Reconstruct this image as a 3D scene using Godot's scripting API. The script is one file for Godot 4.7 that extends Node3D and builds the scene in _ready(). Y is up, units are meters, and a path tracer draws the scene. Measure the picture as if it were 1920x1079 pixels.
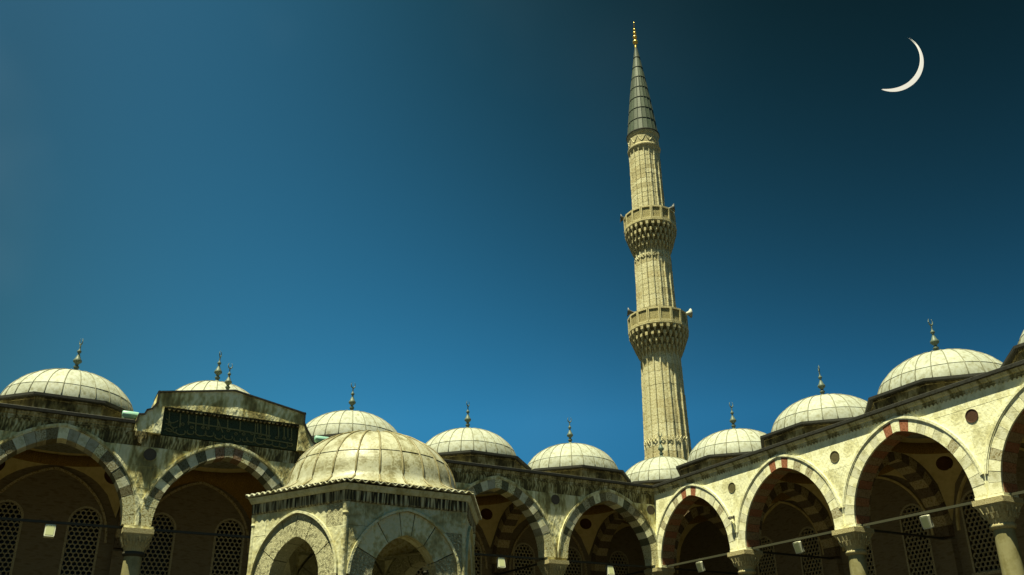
extends Node3D
# Courtyard of a domed mosque: two arcaded wings meeting in a corner, a fountain kiosk, a minaret and a crescent moon.
# x runs along the long (gabled) wing, z towards the camera, y up, metres. The inner corner of the two arcade faces is the origin.

var rng := RandomNumberGenerator.new()
var M := {}
var T := {}

# ---------------------------------------------------------------- mesh helpers
class MB:
	var st := SurfaceTool.new()
	func _init(smooth := false):
		st.begin(Mesh.PRIMITIVE_TRIANGLES)
		st.set_smooth_group(0 if smooth else -1)
	func smooth(on: bool):
		st.set_smooth_group(0 if on else -1)
	func tri(a: Vector3, b: Vector3, c: Vector3, out: Vector3):
		if (b - a).cross(c - a).dot(out) > 0.0:
			st.add_vertex(a); st.add_vertex(c); st.add_vertex(b)
		else:
			st.add_vertex(a); st.add_vertex(b); st.add_vertex(c)
	func quad(a: Vector3, b: Vector3, c: Vector3, d: Vector3, out: Vector3):
		tri(a, b, c, out); tri(a, c, d, out)
	func box(lo: Vector3, hi: Vector3):
		var x0 := lo.x; var y0 := lo.y; var z0 := lo.z; var x1 := hi.x; var y1 := hi.y; var z1 := hi.z
		quad(Vector3(x0,y0,z0), Vector3(x1,y0,z0), Vector3(x1,y1,z0), Vector3(x0,y1,z0), Vector3(0,0,-1))
		quad(Vector3(x0,y0,z1), Vector3(x1,y0,z1), Vector3(x1,y1,z1), Vector3(x0,y1,z1), Vector3(0,0,1))
		quad(Vector3(x0,y0,z0), Vector3(x0,y1,z0), Vector3(x0,y1,z1), Vector3(x0,y0,z1), Vector3(-1,0,0))
		quad(Vector3(x1,y0,z0), Vector3(x1,y1,z0), Vector3(x1,y1,z1), Vector3(x1,y0,z1), Vector3(1,0,0))
		quad(Vector3(x0,y0,z0), Vector3(x1,y0,z0), Vector3(x1,y0,z1), Vector3(x0,y0,z1), Vector3(0,-1,0))
		quad(Vector3(x0,y1,z0), Vector3(x1,y1,z0), Vector3(x1,y1,z1), Vector3(x0,y1,z1), Vector3(0,1,0))
	# polygon in the xy plane pushed from z0 to z1
	func prism(poly: PackedVector2Array, z0: float, z1: float, bevel := 0.0):
		var n := poly.size()
		if n < 3: return
		var idx := Geometry2D.triangulate_polygon(poly)
		var sgn := -1.0 if Geometry2D.is_polygon_clockwise(poly) else 1.0
		var front := poly
		if bevel > 0.0:
			var off := Geometry2D.offset_polygon(poly, -bevel, Geometry2D.JOIN_MITER)
			if off.size() == 1 and off[0].size() == n and n <= 12:
				# match up start points
				var best := 0; var bd := 1e9
				for k in n:
					var dd: float = off[0][k].distance_to(poly[0])
					if dd < bd: bd = dd; best = k
				front = PackedVector2Array()
				var same := Geometry2D.is_polygon_clockwise(off[0]) == Geometry2D.is_polygon_clockwise(poly)
				for k in n: front.append(off[0][(best + (k if same else n - k)) % n])
		var zb := z0 + (bevel if front != poly else 0.0)
		for k in range(0, idx.size(), 3):
			var a := front[idx[k]]; var b := front[idx[k+1]]; var c := front[idx[k+2]]
			tri(Vector3(a.x,a.y,z0), Vector3(b.x,b.y,z0), Vector3(c.x,c.y,z0), Vector3(0,0,z0 - z1))
			a = poly[idx[k]]; b = poly[idx[k+1]]; c = poly[idx[k+2]]
			tri(Vector3(a.x,a.y,z1), Vector3(b.x,b.y,z1), Vector3(c.x,c.y,z1), Vector3(0,0,z1 - z0))
		for k in n:
			var a := poly[k]; var b := poly[(k + 1) % n]
			var o := Vector3((b - a).y, -(b - a).x, 0) * sgn
			if front != poly:
				var fa := front[k]; var fb := front[(k + 1) % n]
				quad(Vector3(fa.x,fa.y,z0), Vector3(fb.x,fb.y,z0), Vector3(b.x,b.y,zb), Vector3(a.x,a.y,zb), o)
			quad(Vector3(a.x,a.y,zb), Vector3(b.x,b.y,zb), Vector3(b.x,b.y,z1), Vector3(a.x,a.y,z1), o)
	func lathe(prof: Array, n: int, at := Vector3.ZERO, turn := 0.0):
		for i in prof.size() - 1:
			var p: Vector2 = prof[i]; var q: Vector2 = prof[i + 1]
			for k in n:
				var a := TAU * k / n + turn; var b := TAU * (k + 1) / n + turn
				var da := Vector3(sin(a), 0, cos(a)); var db := Vector3(sin(b), 0, cos(b))
				var m := (da + db) * 0.5
				var o := m * (q.y - p.y) * (1.0 if q.y != p.y else 0.0) + Vector3(0, p.x - q.x, 0)
				if q.y < p.y: o = -o
				# profile runs upwards: outwards is m * dy - up * dr
				o = m * (q.y - p.y) - Vector3.UP * (q.x - p.x)
				if p.x > 0.0001:
					tri(at + da * p.x + Vector3.UP * p.y, at + db * p.x + Vector3.UP * p.y, at + db * q.x + Vector3.UP * q.y, o)
				if q.x > 0.0001:
					tri(at + da * p.x + Vector3.UP * p.y, at + db * q.x + Vector3.UP * q.y, at + da * q.x + Vector3.UP * q.y, o)
	func tube(pts: Array, r, n := 6, closed := false):
		var rings := []
		var np := pts.size()
		for i in np:
			var p: Vector3 = pts[i]
			var t: Vector3
			if closed: t = (pts[(i + 1) % np] - pts[(i + np - 1) % np]).normalized()
			else: t = (pts[mini(i + 1, np - 1)] - pts[maxi(i - 1, 0)]).normalized()
			var ref := Vector3.UP if absf(t.y) < 0.9 else Vector3.RIGHT
			var u := t.cross(ref).normalized(); var v := t.cross(u)
			var ring := []
			var rr: float = r[i] if r is Array else r
			for k in n: ring.append(p + (u * cos(TAU * k / n) + v * sin(TAU * k / n)) * rr)
			rings.append(ring)
		for i in (np if closed else np - 1):
			var a: Array = rings[i]; var b: Array = rings[(i + 1) % np]
			var cc: Vector3 = (pts[i] + pts[(i + 1) % np]) * 0.5
			for k in n:
				var k2 := (k + 1) % n
				quad(a[k], a[k2], b[k2], b[k], (a[k] + a[k2] + b[k] + b[k2]) * 0.25 - cc)
		if not closed:
			for e in [0, np - 1]:
				var ring: Array = rings[e]
				var o: Vector3 = (pts[0] - pts[1]) if e == 0 else (pts[np - 1] - pts[np - 2])
				for k in range(1, n - 1): tri(ring[0], ring[k], ring[k + 1], o)
	func mesh() -> ArrayMesh:
		st.generate_normals()
		return st.commit()

func put(mesh: Mesh, called: String, mat: Material, parent: Node, at := Transform3D()) -> MeshInstance3D:
	var o := MeshInstance3D.new()
	o.name = called
	o.mesh = mesh
	o.material_override = mat
	o.transform = at
	parent.add_child(o, true)
	return o

func node(called: String, parent: Node, at := Transform3D()) -> Node3D:
	var o := Node3D.new()
	o.name = called
	o.transform = at
	parent.add_child(o, true)
	return o

func tag(o: Node, label: String, category: String, group := ""):
	o.set_meta("label", label)
	o.set_meta("category", category)
	if group: o.set_meta("group", group)

# ---------------------------------------------------------------- materials
func bytes_noise(sd: int, freq: float, oct := 4, kind := FastNoiseLite.TYPE_SIMPLEX_SMOOTH, n := 512) -> PackedByteArray:
	var f := FastNoiseLite.new()
	f.seed = sd; f.frequency = freq; f.noise_type = kind
	f.fractal_octaves = oct
	var im := f.get_seamless_image(n, n)
	im.convert(Image.FORMAT_L8)
	return im.get_data()

# colour texture: ramp over a blend of two noises, given as sRGB-ish multipliers around 1
func ramp_tex(a: PackedByteArray, b: PackedByteArray, wa: float, stops: Array, n := 512) -> ImageTexture:
	var lut := []
	for i in 256:
		var t := i / 255.0
		var c: Color = stops[0][1]
		for k in stops.size() - 1:
			if t >= stops[k][0]:
				var u := clampf((t - stops[k][0]) / maxf(stops[k + 1][0] - stops[k][0], 1e-4), 0, 1)
				c = (stops[k][1] as Color).lerp(stops[k + 1][1], u)
		lut.append(c)
	var d := PackedByteArray()
	d.resize(n * n * 3)
	for i in n * n:
		var v := int(a[i] * wa + b[i] * (1.0 - wa))
		var c: Color = lut[v]
		d[i * 3] = int(c.r * 255); d[i * 3 + 1] = int(c.g * 255); d[i * 3 + 2] = int(c.b * 255)
	var im := Image.create_from_data(n, n, false, Image.FORMAT_RGB8, d)
	im.generate_mipmaps()
	return ImageTexture.create_from_image(im)

func bump_tex(a: PackedByteArray, k: float, n := 512) -> ImageTexture:
	var im := Image.create_from_data(n, n, false, Image.FORMAT_L8, a)
	im.convert(Image.FORMAT_RGBA8)
	im.bump_map_to_normal_map(k)
	im.generate_mipmaps()
	return ImageTexture.create_from_image(im)

func mat(c: Color, rough := 0.8, tex: Texture2D = null, scale := Vector3.ONE, nrm: Texture2D = null, nk := 1.0, metal := 0.0) -> StandardMaterial3D:
	var m := StandardMaterial3D.new()
	m.albedo_color = c.linear_to_srgb()
	m.roughness = rough
	m.metallic = metal
	m.metallic_specular = 0.35
	if tex or nrm:
		m.uv1_triplanar = true
		m.uv1_world_triplanar = true
		m.uv1_scale = scale
	if tex: m.albedo_texture = tex
	if nrm:
		m.normal_enabled = true
		m.normal_texture = nrm
		m.normal_scale = nk
	return m

func make_materials():
	var fine := bytes_noise(11, 0.035, 5)
	var coarse := bytes_noise(12, 0.008, 4)
	var mid := bytes_noise(13, 0.016, 5)
	var cell := bytes_noise(14, 0.03, 2, FastNoiseLite.TYPE_CELLULAR)
	var vein := bytes_noise(15, 0.006, 5)
	var w := Color(1, 1, 1)
	# pale marble: slow clouding, thin grey veins, small dirt
	T.marble = ramp_tex(vein, fine, 0.7, [[0.0, Color(0.74,0.72,0.64)], [0.38, Color(0.92,0.91,0.86)], [0.55, w], [1.0, Color(0.95,0.94,0.89)]])
	# weathered marble: dark lichen and soot patches with grain
	T.weather = ramp_tex(vein, fine, 0.72, [[0.0, Color(0.36,0.32,0.22)], [0.36, Color(0.66,0.62,0.48)], [0.5, Color(0.88,0.86,0.76)], [0.64, w], [1.0, Color(0.86,0.83,0.72)]])
	T.streak = ramp_tex(fine, mid, 0.7, [[0.0, Color(0.05,0.045,0.03)], [0.40, Color(0.13,0.12,0.085)], [0.5, Color(0.55,0.52,0.42)], [0.66, w], [1.0, Color(0.7,0.66,0.52)]])
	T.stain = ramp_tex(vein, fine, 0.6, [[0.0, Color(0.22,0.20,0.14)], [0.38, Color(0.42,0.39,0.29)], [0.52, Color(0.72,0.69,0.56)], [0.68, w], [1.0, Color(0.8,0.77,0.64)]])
	T.kiosk = ramp_tex(vein, fine, 0.62, [[0.0, Color(0.56,0.52,0.40)], [0.36, Color(0.82,0.79,0.68)], [0.5, Color(0.95,0.94,0.88)], [0.6, w], [1.0, Color(0.92,0.9,0.82)]])
	T.stone = ramp_tex(fine, mid, 0.6, [[0.0, Color(0.40,0.34,0.22)], [0.40, Color(0.78,0.73,0.60)], [0.55, w], [1.0, Color(0.82,0.78,0.68)]])
	T.lead = ramp_tex(mid, fine, 0.7, [[0.0, Color(0.62,0.58,0.45)], [0.4, Color(0.88,0.87,0.80)], [0.55, w], [1.0, Color(0.92,0.94,0.90)]])
	T.lead_old = ramp_tex(vein, fine, 0.6, [[0.0, Color(0.50,0.45,0.31)], [0.38, Color(0.72,0.68,0.54)], [0.50, Color(0.94,0.92,0.84)], [1.0, w]])
	T.plaster = ramp_tex(coarse, mid, 0.6, [[0.0, Color(0.75,0.72,0.62)], [0.5, w], [1.0, Color(0.86,0.84,0.76)]])
	T.fine_n = bump_tex(fine, 6.0)
	T.mid_n = bump_tex(mid, 8.0)
	# arabesque: contour lines of a noise make scrolling stems, for carved relief and painted bands
	var sc := bytes_noise(21, 0.018, 1)
	var car := PackedByteArray(); car.resize(512 * 512)
	var pain := PackedByteArray(); pain.resize(512 * 512)
	for i in 512 * 512:
		var v := sc[i] / 255.0
		var s := absf(sin(v * 34.0))
		car[i] = int(255 * smoothstep(0.2, 0.75, s))
		pain[i] = 255 if s > 0.55 else 30
	T.carved_n = bump_tex(car, 14.0)
	T.carved = ramp_tex(car, fine, 0.75, [[0.0, Color(0.66,0.63,0.52)], [0.5, Color(0.9,0.88,0.8)], [1.0, w]])
	T.painted = ramp_tex(pain, fine, 0.85, [[0.0, Color(0.20,0.12,0.06)], [0.45, Color(0.32,0.2,0.1)], [0.6, Color(0.85,0.75,0.5)], [1.0, Color(0.95,0.85,0.6)]])

	# linear base colours
	var mw := Color(0.79, 0.775, 0.55)
	M.marble = []
	for k in [1.0, 0.93, 1.05, 0.97]: M.marble.append(mat(mw * k, 0.55, T.marble, Vector3(0.42, 0.30, 0.42), T.fine_n, 0.25))
	M.marble_old = []
	for k in [1.0, 0.85, 1.08, 0.92]: M.marble_old.append(mat(Color(0.79, 0.77, 0.53) * k, 0.7, T.weather, Vector3(0.30, 0.12, 0.30), T.fine_n, 0.3))
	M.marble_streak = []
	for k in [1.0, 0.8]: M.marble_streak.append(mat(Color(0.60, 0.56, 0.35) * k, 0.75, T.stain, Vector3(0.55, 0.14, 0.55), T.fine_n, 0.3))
	M.wall_core = mat(Color(0.30, 0.28, 0.19), 0.9, T.stone, Vector3(0.6, 0.6, 0.6))
	# voussoirs of the sunlit wing: nearly alike pale stones, soffits red-brown further back
	M.vou_pale = [mat(Color(0.75,0.735,0.53), 0.6, T.marble, Vector3(0.9,0.9,0.9), T.fine_n, 0.3), mat(Color(0.58,0.57,0.43), 0.6, T.marble, Vector3(0.7,0.7,0.7), T.fine_n, 0.3), mat(Color(0.70,0.68,0.45), 0.6, T.stone, Vector3(0.8,0.8,0.8), T.fine_n, 0.3)]
	M.vou_grey = [mat(Color(0.36,0.35,0.27), 0.65, T.marble, Vector3(0.9,0.9,0.9), T.fine_n, 0.3), mat(Color(0.42,0.40,0.29), 0.65, T.stone, Vector3(0.8,0.8,0.8), T.fine_n, 0.3)]
	M.vou_dark = [mat(Color(0.14,0.145,0.095), 0.7, T.stone, Vector3(0.9,0.9,0.9), T.fine_n, 0.4), mat(Color(0.20,0.18,0.11), 0.7, T.stone, Vector3(0.8,0.8,0.8), T.fine_n, 0.4)]
	M.vou_red = [mat(Color(0.33,0.13,0.075), 0.65, T.stone, Vector3(0.9,0.9,0.9), T.fine_n, 0.3), mat(Color(0.27,0.12,0.075), 0.65, T.stone, Vector3(0.7,0.7,0.7), T.fine_n, 0.3), mat(Color(0.27,0.18,0.12), 0.65, T.stone, Vector3(0.7,0.7,0.7), T.fine_n, 0.3)]
	M.soffit_red = [mat(Color(0.30,0.135,0.075), 0.75, T.stone, Vector3(0.9,0.9,0.9)), mat(Color(0.34,0.17,0.09), 0.75, T.stone, Vector3(0.7,0.7,0.7)), mat(Color(0.30,0.22,0.13), 0.75, T.stone, Vector3(0.8,0.8,0.8))]
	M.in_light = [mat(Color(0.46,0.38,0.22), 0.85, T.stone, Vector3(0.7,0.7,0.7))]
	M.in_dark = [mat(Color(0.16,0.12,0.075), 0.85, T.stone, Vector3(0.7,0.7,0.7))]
	M.in_wall = mat(Color(0.20, 0.157, 0.095), 0.9, T.plaster, Vector3(0.25, 0.9, 0.25), T.fine_n, 0.15)  # darker than the bare grey stone: part of the interior shade is in this colour
	M.plaster = mat(Color(0.58, 0.46, 0.205), 0.9, T.plaster, Vector3(0.3, 0.3, 0.3))
	M.painted = mat(Color(0.45, 0.34, 0.165), 0.9, T.painted, Vector3(0.55, 0.55, 0.55))
	M.medallion = mat(Color(0.15, 0.08, 0.04), 0.85, T.painted, Vector3(1.5, 1.5, 1.5))
	M.cornice = mat(Color(0.50, 0.475, 0.32), 0.7, T.weather, Vector3(0.9, 0.35, 0.9), T.fine_n, 0.4)
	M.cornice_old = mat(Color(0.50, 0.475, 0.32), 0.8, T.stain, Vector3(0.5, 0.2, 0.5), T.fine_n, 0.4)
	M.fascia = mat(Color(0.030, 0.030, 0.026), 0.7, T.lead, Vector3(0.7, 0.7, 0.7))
	M.roof = mat(Color(0.30, 0.30, 0.25), 0.7, T.lead, Vector3(0.5, 0.5, 0.5))
	M.drum = mat(Color(0.30, 0.265, 0.155), 0.8, T.stain, Vector3(0.35, 0.12, 0.35), T.fine_n, 0.4)
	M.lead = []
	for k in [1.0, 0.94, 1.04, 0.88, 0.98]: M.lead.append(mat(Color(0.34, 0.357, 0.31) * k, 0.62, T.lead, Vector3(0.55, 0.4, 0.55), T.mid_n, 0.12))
	M.seam = mat(Color(0.20, 0.20, 0.145), 0.65, T.lead, Vector3(0.8, 0.8, 0.8))
	M.lead_old = []
	for k in [1.0, 0.93, 1.05]: M.lead_old.append(mat(Color(0.37, 0.38, 0.325) * k, 0.40, T.lead_old, Vector3(0.9, 0.9, 0.9), T.mid_n, 0.3))
	M.seam_old = mat(Color(0.24, 0.22, 0.135), 0.5, T.lead_old, Vector3(1.4, 1.4, 1.4))
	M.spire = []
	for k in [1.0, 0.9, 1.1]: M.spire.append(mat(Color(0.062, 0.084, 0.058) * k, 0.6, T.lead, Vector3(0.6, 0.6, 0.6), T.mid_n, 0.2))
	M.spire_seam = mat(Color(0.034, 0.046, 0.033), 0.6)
	M.minaret = []
	for c in [Color(0.62,0.60,0.42), Color(0.48,0.45,0.29), Color(0.68,0.665,0.49), Color(0.55,0.51,0.33)]: M.minaret.append(mat(c, 0.85, T.stone, Vector3(0.55, 0.9, 0.55), T.fine_n, 0.8))
	M.balcony = mat(Color(0.56, 0.52, 0.32), 0.8, T.stone, Vector3(1.1, 1.1, 1.1), T.fine_n, 0.5)
	M.balcony_in = mat(Color(0.42, 0.375, 0.20), 0.85, T.carved, Vector3(1.6, 1.6, 1.6), T.carved_n, 0.8)
	M.muqarnas = mat(Color(0.52, 0.48, 0.30), 0.9, T.stone, Vector3(1.3, 0.9, 1.3), T.fine_n, 0.6)
	M.kiosk = []
	for k in [1.0, 0.92, 1.05]: M.kiosk.append(mat(Color(0.54, 0.53, 0.365) * k, 0.7, T.kiosk, Vector3(0.6, 0.45, 0.6), T.fine_n, 0.4))
	M.kiosk_carved = mat(Color(0.58, 0.57, 0.39), 0.7, T.carved, Vector3(0.85, 0.85, 0.85), T.carved_n, 1.5)
	M.frieze = mat(Color(0.50, 0.47, 0.31), 0.8, T.streak, Vector3(0.8, 0.06, 0.8), T.fine_n, 0.4)
	M.vault_stone = mat(Color(0.54, 0.53, 0.365), 0.9, T.stone, Vector3(0.8, 0.8, 0.8))
	M.grille = mat(Color(0.46, 0.41, 0.27), 0.8, T.stone, Vector3(1.5, 1.5, 1.5))
	M.glass = mat(Color(0.006, 0.006, 0.006), 0.25)
	M.iron = mat(Color(0.035, 0.032, 0.022), 0.6)
	M.rod_lit = mat(Color(0.05, 0.05, 0.03), 0.55)  # lighter copy of the iron, sunlight on the rods put into its colour
	M.patina = mat(Color(0.10, 0.135, 0.11), 0.5, T.lead, Vector3(2, 2, 2))
	M.gold = mat(Color(0.62, 0.42, 0.10), 0.3, null, Vector3.ONE, null, 1.0, 0.8)
	M.roundel_old = mat(Color(0.085, 0.065, 0.045), 0.5)
	M.roundel = mat(Color(0.13, 0.115, 0.06), 0.45, T.stone, Vector3(2.5, 2.5, 2.5))
	M.roundel_red = mat(Color(0.085, 0.045, 0.03), 0.45, T.stone, Vector3(2.5, 2.5, 2.5))
	M.shaft = mat(Color(0.24, 0.22, 0.115), 0.35, T.marble, Vector3(0.8, 0.5, 0.8))
	M.capital = mat(Color(0.44, 0.40, 0.24), 0.75, T.stone, Vector3(1.6, 1.6, 1.6), T.fine_n, 0.6)
	M.panel = mat(Color(0.040, 0.062, 0.032), 0.6, T.stone, Vector3(1, 1, 1))
	M.gilt = mat(Color(0.24, 0.235, 0.10), 0.5, T.stone, Vector3(2, 2, 2))
	M.lamp = mat(Color(0.50, 0.50, 0.38), 0.4)
	M.lamp_glass = mat(Color(0.40, 0.42, 0.24), 0.2)
	M.teal = mat(Color(0.22, 0.40, 0.33), 0.4)
	M.horn = mat(Color(0.07, 0.075, 0.07), 0.5)
	M.horn_pale = mat(Color(0.34, 0.36, 0.31), 0.5)
	M.ground = mat(Color(0.048, 0.043, 0.026), 0.8, T.stone, Vector3(0.2, 0.2, 0.2))  # unseen paving, colour darkened to weaken the light it bounces into the arcades

# ---------------------------------------------------------------- pointed arch
func arch_c(a: float, rise: float) -> float: return (rise * rise - a * a) / (2.0 * a)

# point on a two-centred arch: q from -1 (left spring) through 0 (apex) to 1 (right spring), grown outwards by g
func arch_pt(a: float, rise: float, q: float, g: float) -> Vector2:
	var c := arch_c(a, rise)
	var r := a + c
	var tmax := acos(c / (r + g)) if g > 0.0 else acos(c / r)
	var th := (1.0 - absf(q)) * tmax
	var p := Vector2(-c + (r + g) * cos(th), (r + g) * sin(th))
	if q < 0: p.x = -p.x
	return p

func arch_poly(a: float, rise: float, g: float, n := 14, drop := 0.0) -> PackedVector2Array:
	var o := PackedVector2Array()
	if drop > 0: o.append(Vector2(-a - g, -drop))
	for i in 2 * n + 1: o.append(arch_pt(a, rise, -1.0 + i / float(n), g))
	if drop > 0: o.append(Vector2(a + g, -drop))
	return o

func moved(p: PackedVector2Array, by: Vector2) -> PackedVector2Array:
	var o := PackedVector2Array()
	for v in p: o.append(v + by)
	return o

func rect(x0: float, y0: float, x1: float, y1: float) -> PackedVector2Array:
	return PackedVector2Array([Vector2(x0,y0), Vector2(x1,y0), Vector2(x1,y1), Vector2(x0,y1)])

func ring_mesh(a: float, rise: float, g0: float, g1: float, z0: float, z1: float, q0 := -1.0, q1 := 1.0, n := 36) -> ArrayMesh:
	var mb := MB.new()
	for i in n:
		var qa := lerpf(q0, q1, i / float(n)); var qb := lerpf(q0, q1, (i + 1) / float(n))
		var i0 := arch_pt(a, rise, qa, g0); var i1 := arch_pt(a, rise, qb, g0)
		var o0 := arch_pt(a, rise, qa, g1); var o1 := arch_pt(a, rise, qb, g1)
		var up := Vector3((o0 - i0).x, (o0 - i0).y, 0)
		mb.quad(Vector3(i0.x,i0.y,z0), Vector3(i1.x,i1.y,z0), Vector3(o1.x,o1.y,z0), Vector3(o0.x,o0.y,z0), Vector3(0,0,z0 - z1))
		mb.quad(Vector3(i0.x,i0.y,z1), Vector3(i1.x,i1.y,z1), Vector3(o1.x,o1.y,z1), Vector3(o0.x,o0.y,z1), Vector3(0,0,z1 - z0))
		mb.quad(Vector3(i0.x,i0.y,z0), Vector3(i1.x,i1.y,z0), Vector3(i1.x,i1.y,z1), Vector3(i0.x,i0.y,z1), -up)
		mb.quad(Vector3(o0.x,o0.y,z0), Vector3(o1.x,o1.y,z0), Vector3(o1.x,o1.y,z1), Vector3(o0.x,o0.y,z1), up)
	return mb.mesh()

func voussoir_mesh(a: float, rise: float, g: float, q0: float, q1: float, z0: float, z1: float) -> ArrayMesh:
	var e := 0.0035 / a
	q0 += e; q1 -= e
	var poly := PackedVector2Array()
	var n := 2 if q0 * q1 > 0 else 4
	for i in n + 1: poly.append(arch_pt(a, rise, lerpf(q0, q1, i / float(n)), 0.0))
	for i in n + 1: poly.append(arch_pt(a, rise, lerpf(q1, q0, i / float(n)), g))
	var mb := MB.new()
	mb.prism(poly, z0, z1)
	return mb.mesh()

# ---------------------------------------------------------------- the arcade wings
const SPRING := 7.70
const RISE := 2.975
const HALF := 2.5
const RING := 0.46
const BACK := 6.0
var vou_cache := {}

func finial_mesh(h: float, fat := 1.0) -> ArrayMesh:
	var mb := MB.new(true)
	var s := h / 1.15
	var pr := []
	for p in [[0.30,-0.03],[0.27,0.02],[0.15,0.08],[0.06,0.13],[0.075,0.17],[0.11,0.21],[0.075,0.25],[0.05,0.27],[0.07,0.31],[0.15,0.37],[0.155,0.41],[0.10,0.47],[0.055,0.56],[0.03,0.62],[0.075,0.66],[0.075,0.70],[0.03,0.74],[0.022,0.80],[0.03,0.83],[0.018,0.87],[0.0,0.88]]:
		pr.append(Vector2(p[0] * fat, p[1] * s))
	mb.lathe(pr, 14)
	var c := Vector3(0, s * 0.99, 0)
	var pts := []; var rr := []
	for i in 15:
		var t := -PI * 0.5 + lerpf(-2.55, 2.55, i / 14.0)
		pts.append(c + Vector3(cos(t), sin(t), 0) * 0.10 * s)
		rr.append((0.006 + 0.020 * sin(PI * i / 14.0)) * s)
	mb.tube(pts, rr, 6)
	return mb.mesh()

# an unfolded lead dome: gore sheets in three rows, rolls between them, lapped seams around
func dome_gore(rad: float, h: float, n: int, t0: float, t1: float, steps: int, lift := 0.0) -> ArrayMesh:
	var mb := MB.new(true)
	var w := PI / n * 0.985
	for i in steps:
		var ta := lerpf(t0, t1, i / float(steps)); var tb := lerpf(t0, t1, (i + 1) / float(steps))
		for k in 2:
			var wa := lerpf(-w, w, k / 2.0); var wb := lerpf(-w, w, (k + 1) / 2.0)
			var f := func(t: float, az: float, l: float) -> Vector3:
				var bulge := 1.0 + l / rad
				return Vector3(sin(az) * cos(t) * rad * bulge, sin(t) * h * bulge, cos(az) * cos(t) * rad * bulge)
			var la := lift * (1.0 - i / float(steps)); var lb := lift * (1.0 - (i + 1) / float(steps))
			mb.quad(f.call(ta, wa, la), f.call(ta, wb, la), f.call(tb, wb, lb), f.call(tb, wa, lb), Vector3(0, sin((ta + tb) * 0.5), cos((ta + tb) * 0.5)))
		if i == 0 and lift > 0:
			var az0 := -w; var az1 := w
			var ca := Vector3(sin(az0) * cos(ta) * rad, sin(ta) * h, cos(az0) * cos(ta) * rad)
			var cb := Vector3(sin(az1) * cos(ta) * rad, sin(ta) * h, cos(az1) * cos(ta) * rad)
			var b := 1.0 + lift / rad
			mb.quad(ca, cb, cb * b, ca * b, Vector3(0, -1, 0.3))
	return mb.mesh()

var dome_parts := {}
func add_dome(parent: Node, at: Vector3, rad := 2.8, h := 2.17, n := 20, fin := true, turn := 0.0):
	var key := "%f_%f_%d" % [rad, h, n]
	if not dome_parts.has(key):
		var shell := MB.new(true)
		var pr := []
		for i in 13:
			var t := PI * 0.5 * i / 12.0
			pr.append(Vector2(cos(t) * (rad - 0.03), sin(t) * (h - 0.03)))
		shell.lathe(pr, n * 2)
		var roll := MB.new(true)
		var pts := []
		for i in 13:
			var t := lerpf(0.0, 1.47, i / 12.0)
			pts.append(Vector3(0, sin(t) * (h + 0.012), cos(t) * (rad + 0.012)))
		roll.tube(pts, 0.020, 6)
		dome_parts[key] = {"shell": shell.mesh(), "roll": roll.mesh(),
			"low": dome_gore(rad, h, n, 0.0, 0.36, 3), "mid": dome_gore(rad, h, n, 0.36, 1.12, 6, 0.016), "top": dome_gore(rad, h, n, 1.12, 1.52, 3, 0.014)}
	var P: Dictionary = dome_parts[key]
	var d := put(P.shell, "dome", M.seam, parent, Transform3D(Basis(), at))
	for k in n:
		var tr := Transform3D(Basis(Vector3.UP, TAU * k / n + turn), Vector3.ZERO)
		for nm in ["low", "mid", "top"]:
			var wob := Transform3D(tr.basis * Basis(Vector3.RIGHT, rng.randf_range(-0.004, 0.004)), Vector3.ZERO)
			put(P[nm], "lead_sheet", M.lead[rng.randi() % 3 if rng.randf() > 0.15 else 3 + rng.randi() % 2], d, wob)
		put(P.roll, "lead_roll", M.seam, d, Transform3D(Basis(Vector3.UP, TAU * (k + 0.5) / n + turn), Vector3.ZERO))
	if fin:
		put(FIN, "finial", M.patina, d, Transform3D(Basis(Vector3.UP, rng.randf_range(0, TAU)) * Basis.from_scale(Vector3(1.12, 1.5, 1.12)), Vector3(0, h - 0.01, 0)))
	return d

var FIN: ArrayMesh
var drum_mesh: ArrayMesh
var drum_eave: ArrayMesh
func add_drum(parent: Node, at: Vector3):
	if drum_mesh == null:
		var k := 1.0 / cos(PI / 8)
		var a := 2.80
		var mb := MB.new()
		mb.lathe([Vector2(a*k, -0.3), Vector2(a*k, 0.52), Vector2((a+0.05)*k, 0.54), Vector2((a+0.05)*k, 0.60), Vector2(0.0, 0.60)], 8, Vector3.ZERO, PI / 8)
		drum_mesh = mb.mesh()
		var e := MB.new()
		e.lathe([Vector2((a-0.1)*k, 0.605), Vector2((a+0.16)*k, 0.605), Vector2((a+0.20)*k, 0.63), Vector2((a+0.20)*k, 0.73), Vector2((a-0.05)*k, 0.79), Vector2(0.0, 0.80)], 8, Vector3.ZERO, PI / 8)
		drum_eave = e.mesh()
	var d := put(drum_mesh, "drum", M.drum, parent, Transform3D(Basis(), at))
	put(drum_eave, "drum_eave", M.fascia, d)

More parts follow.
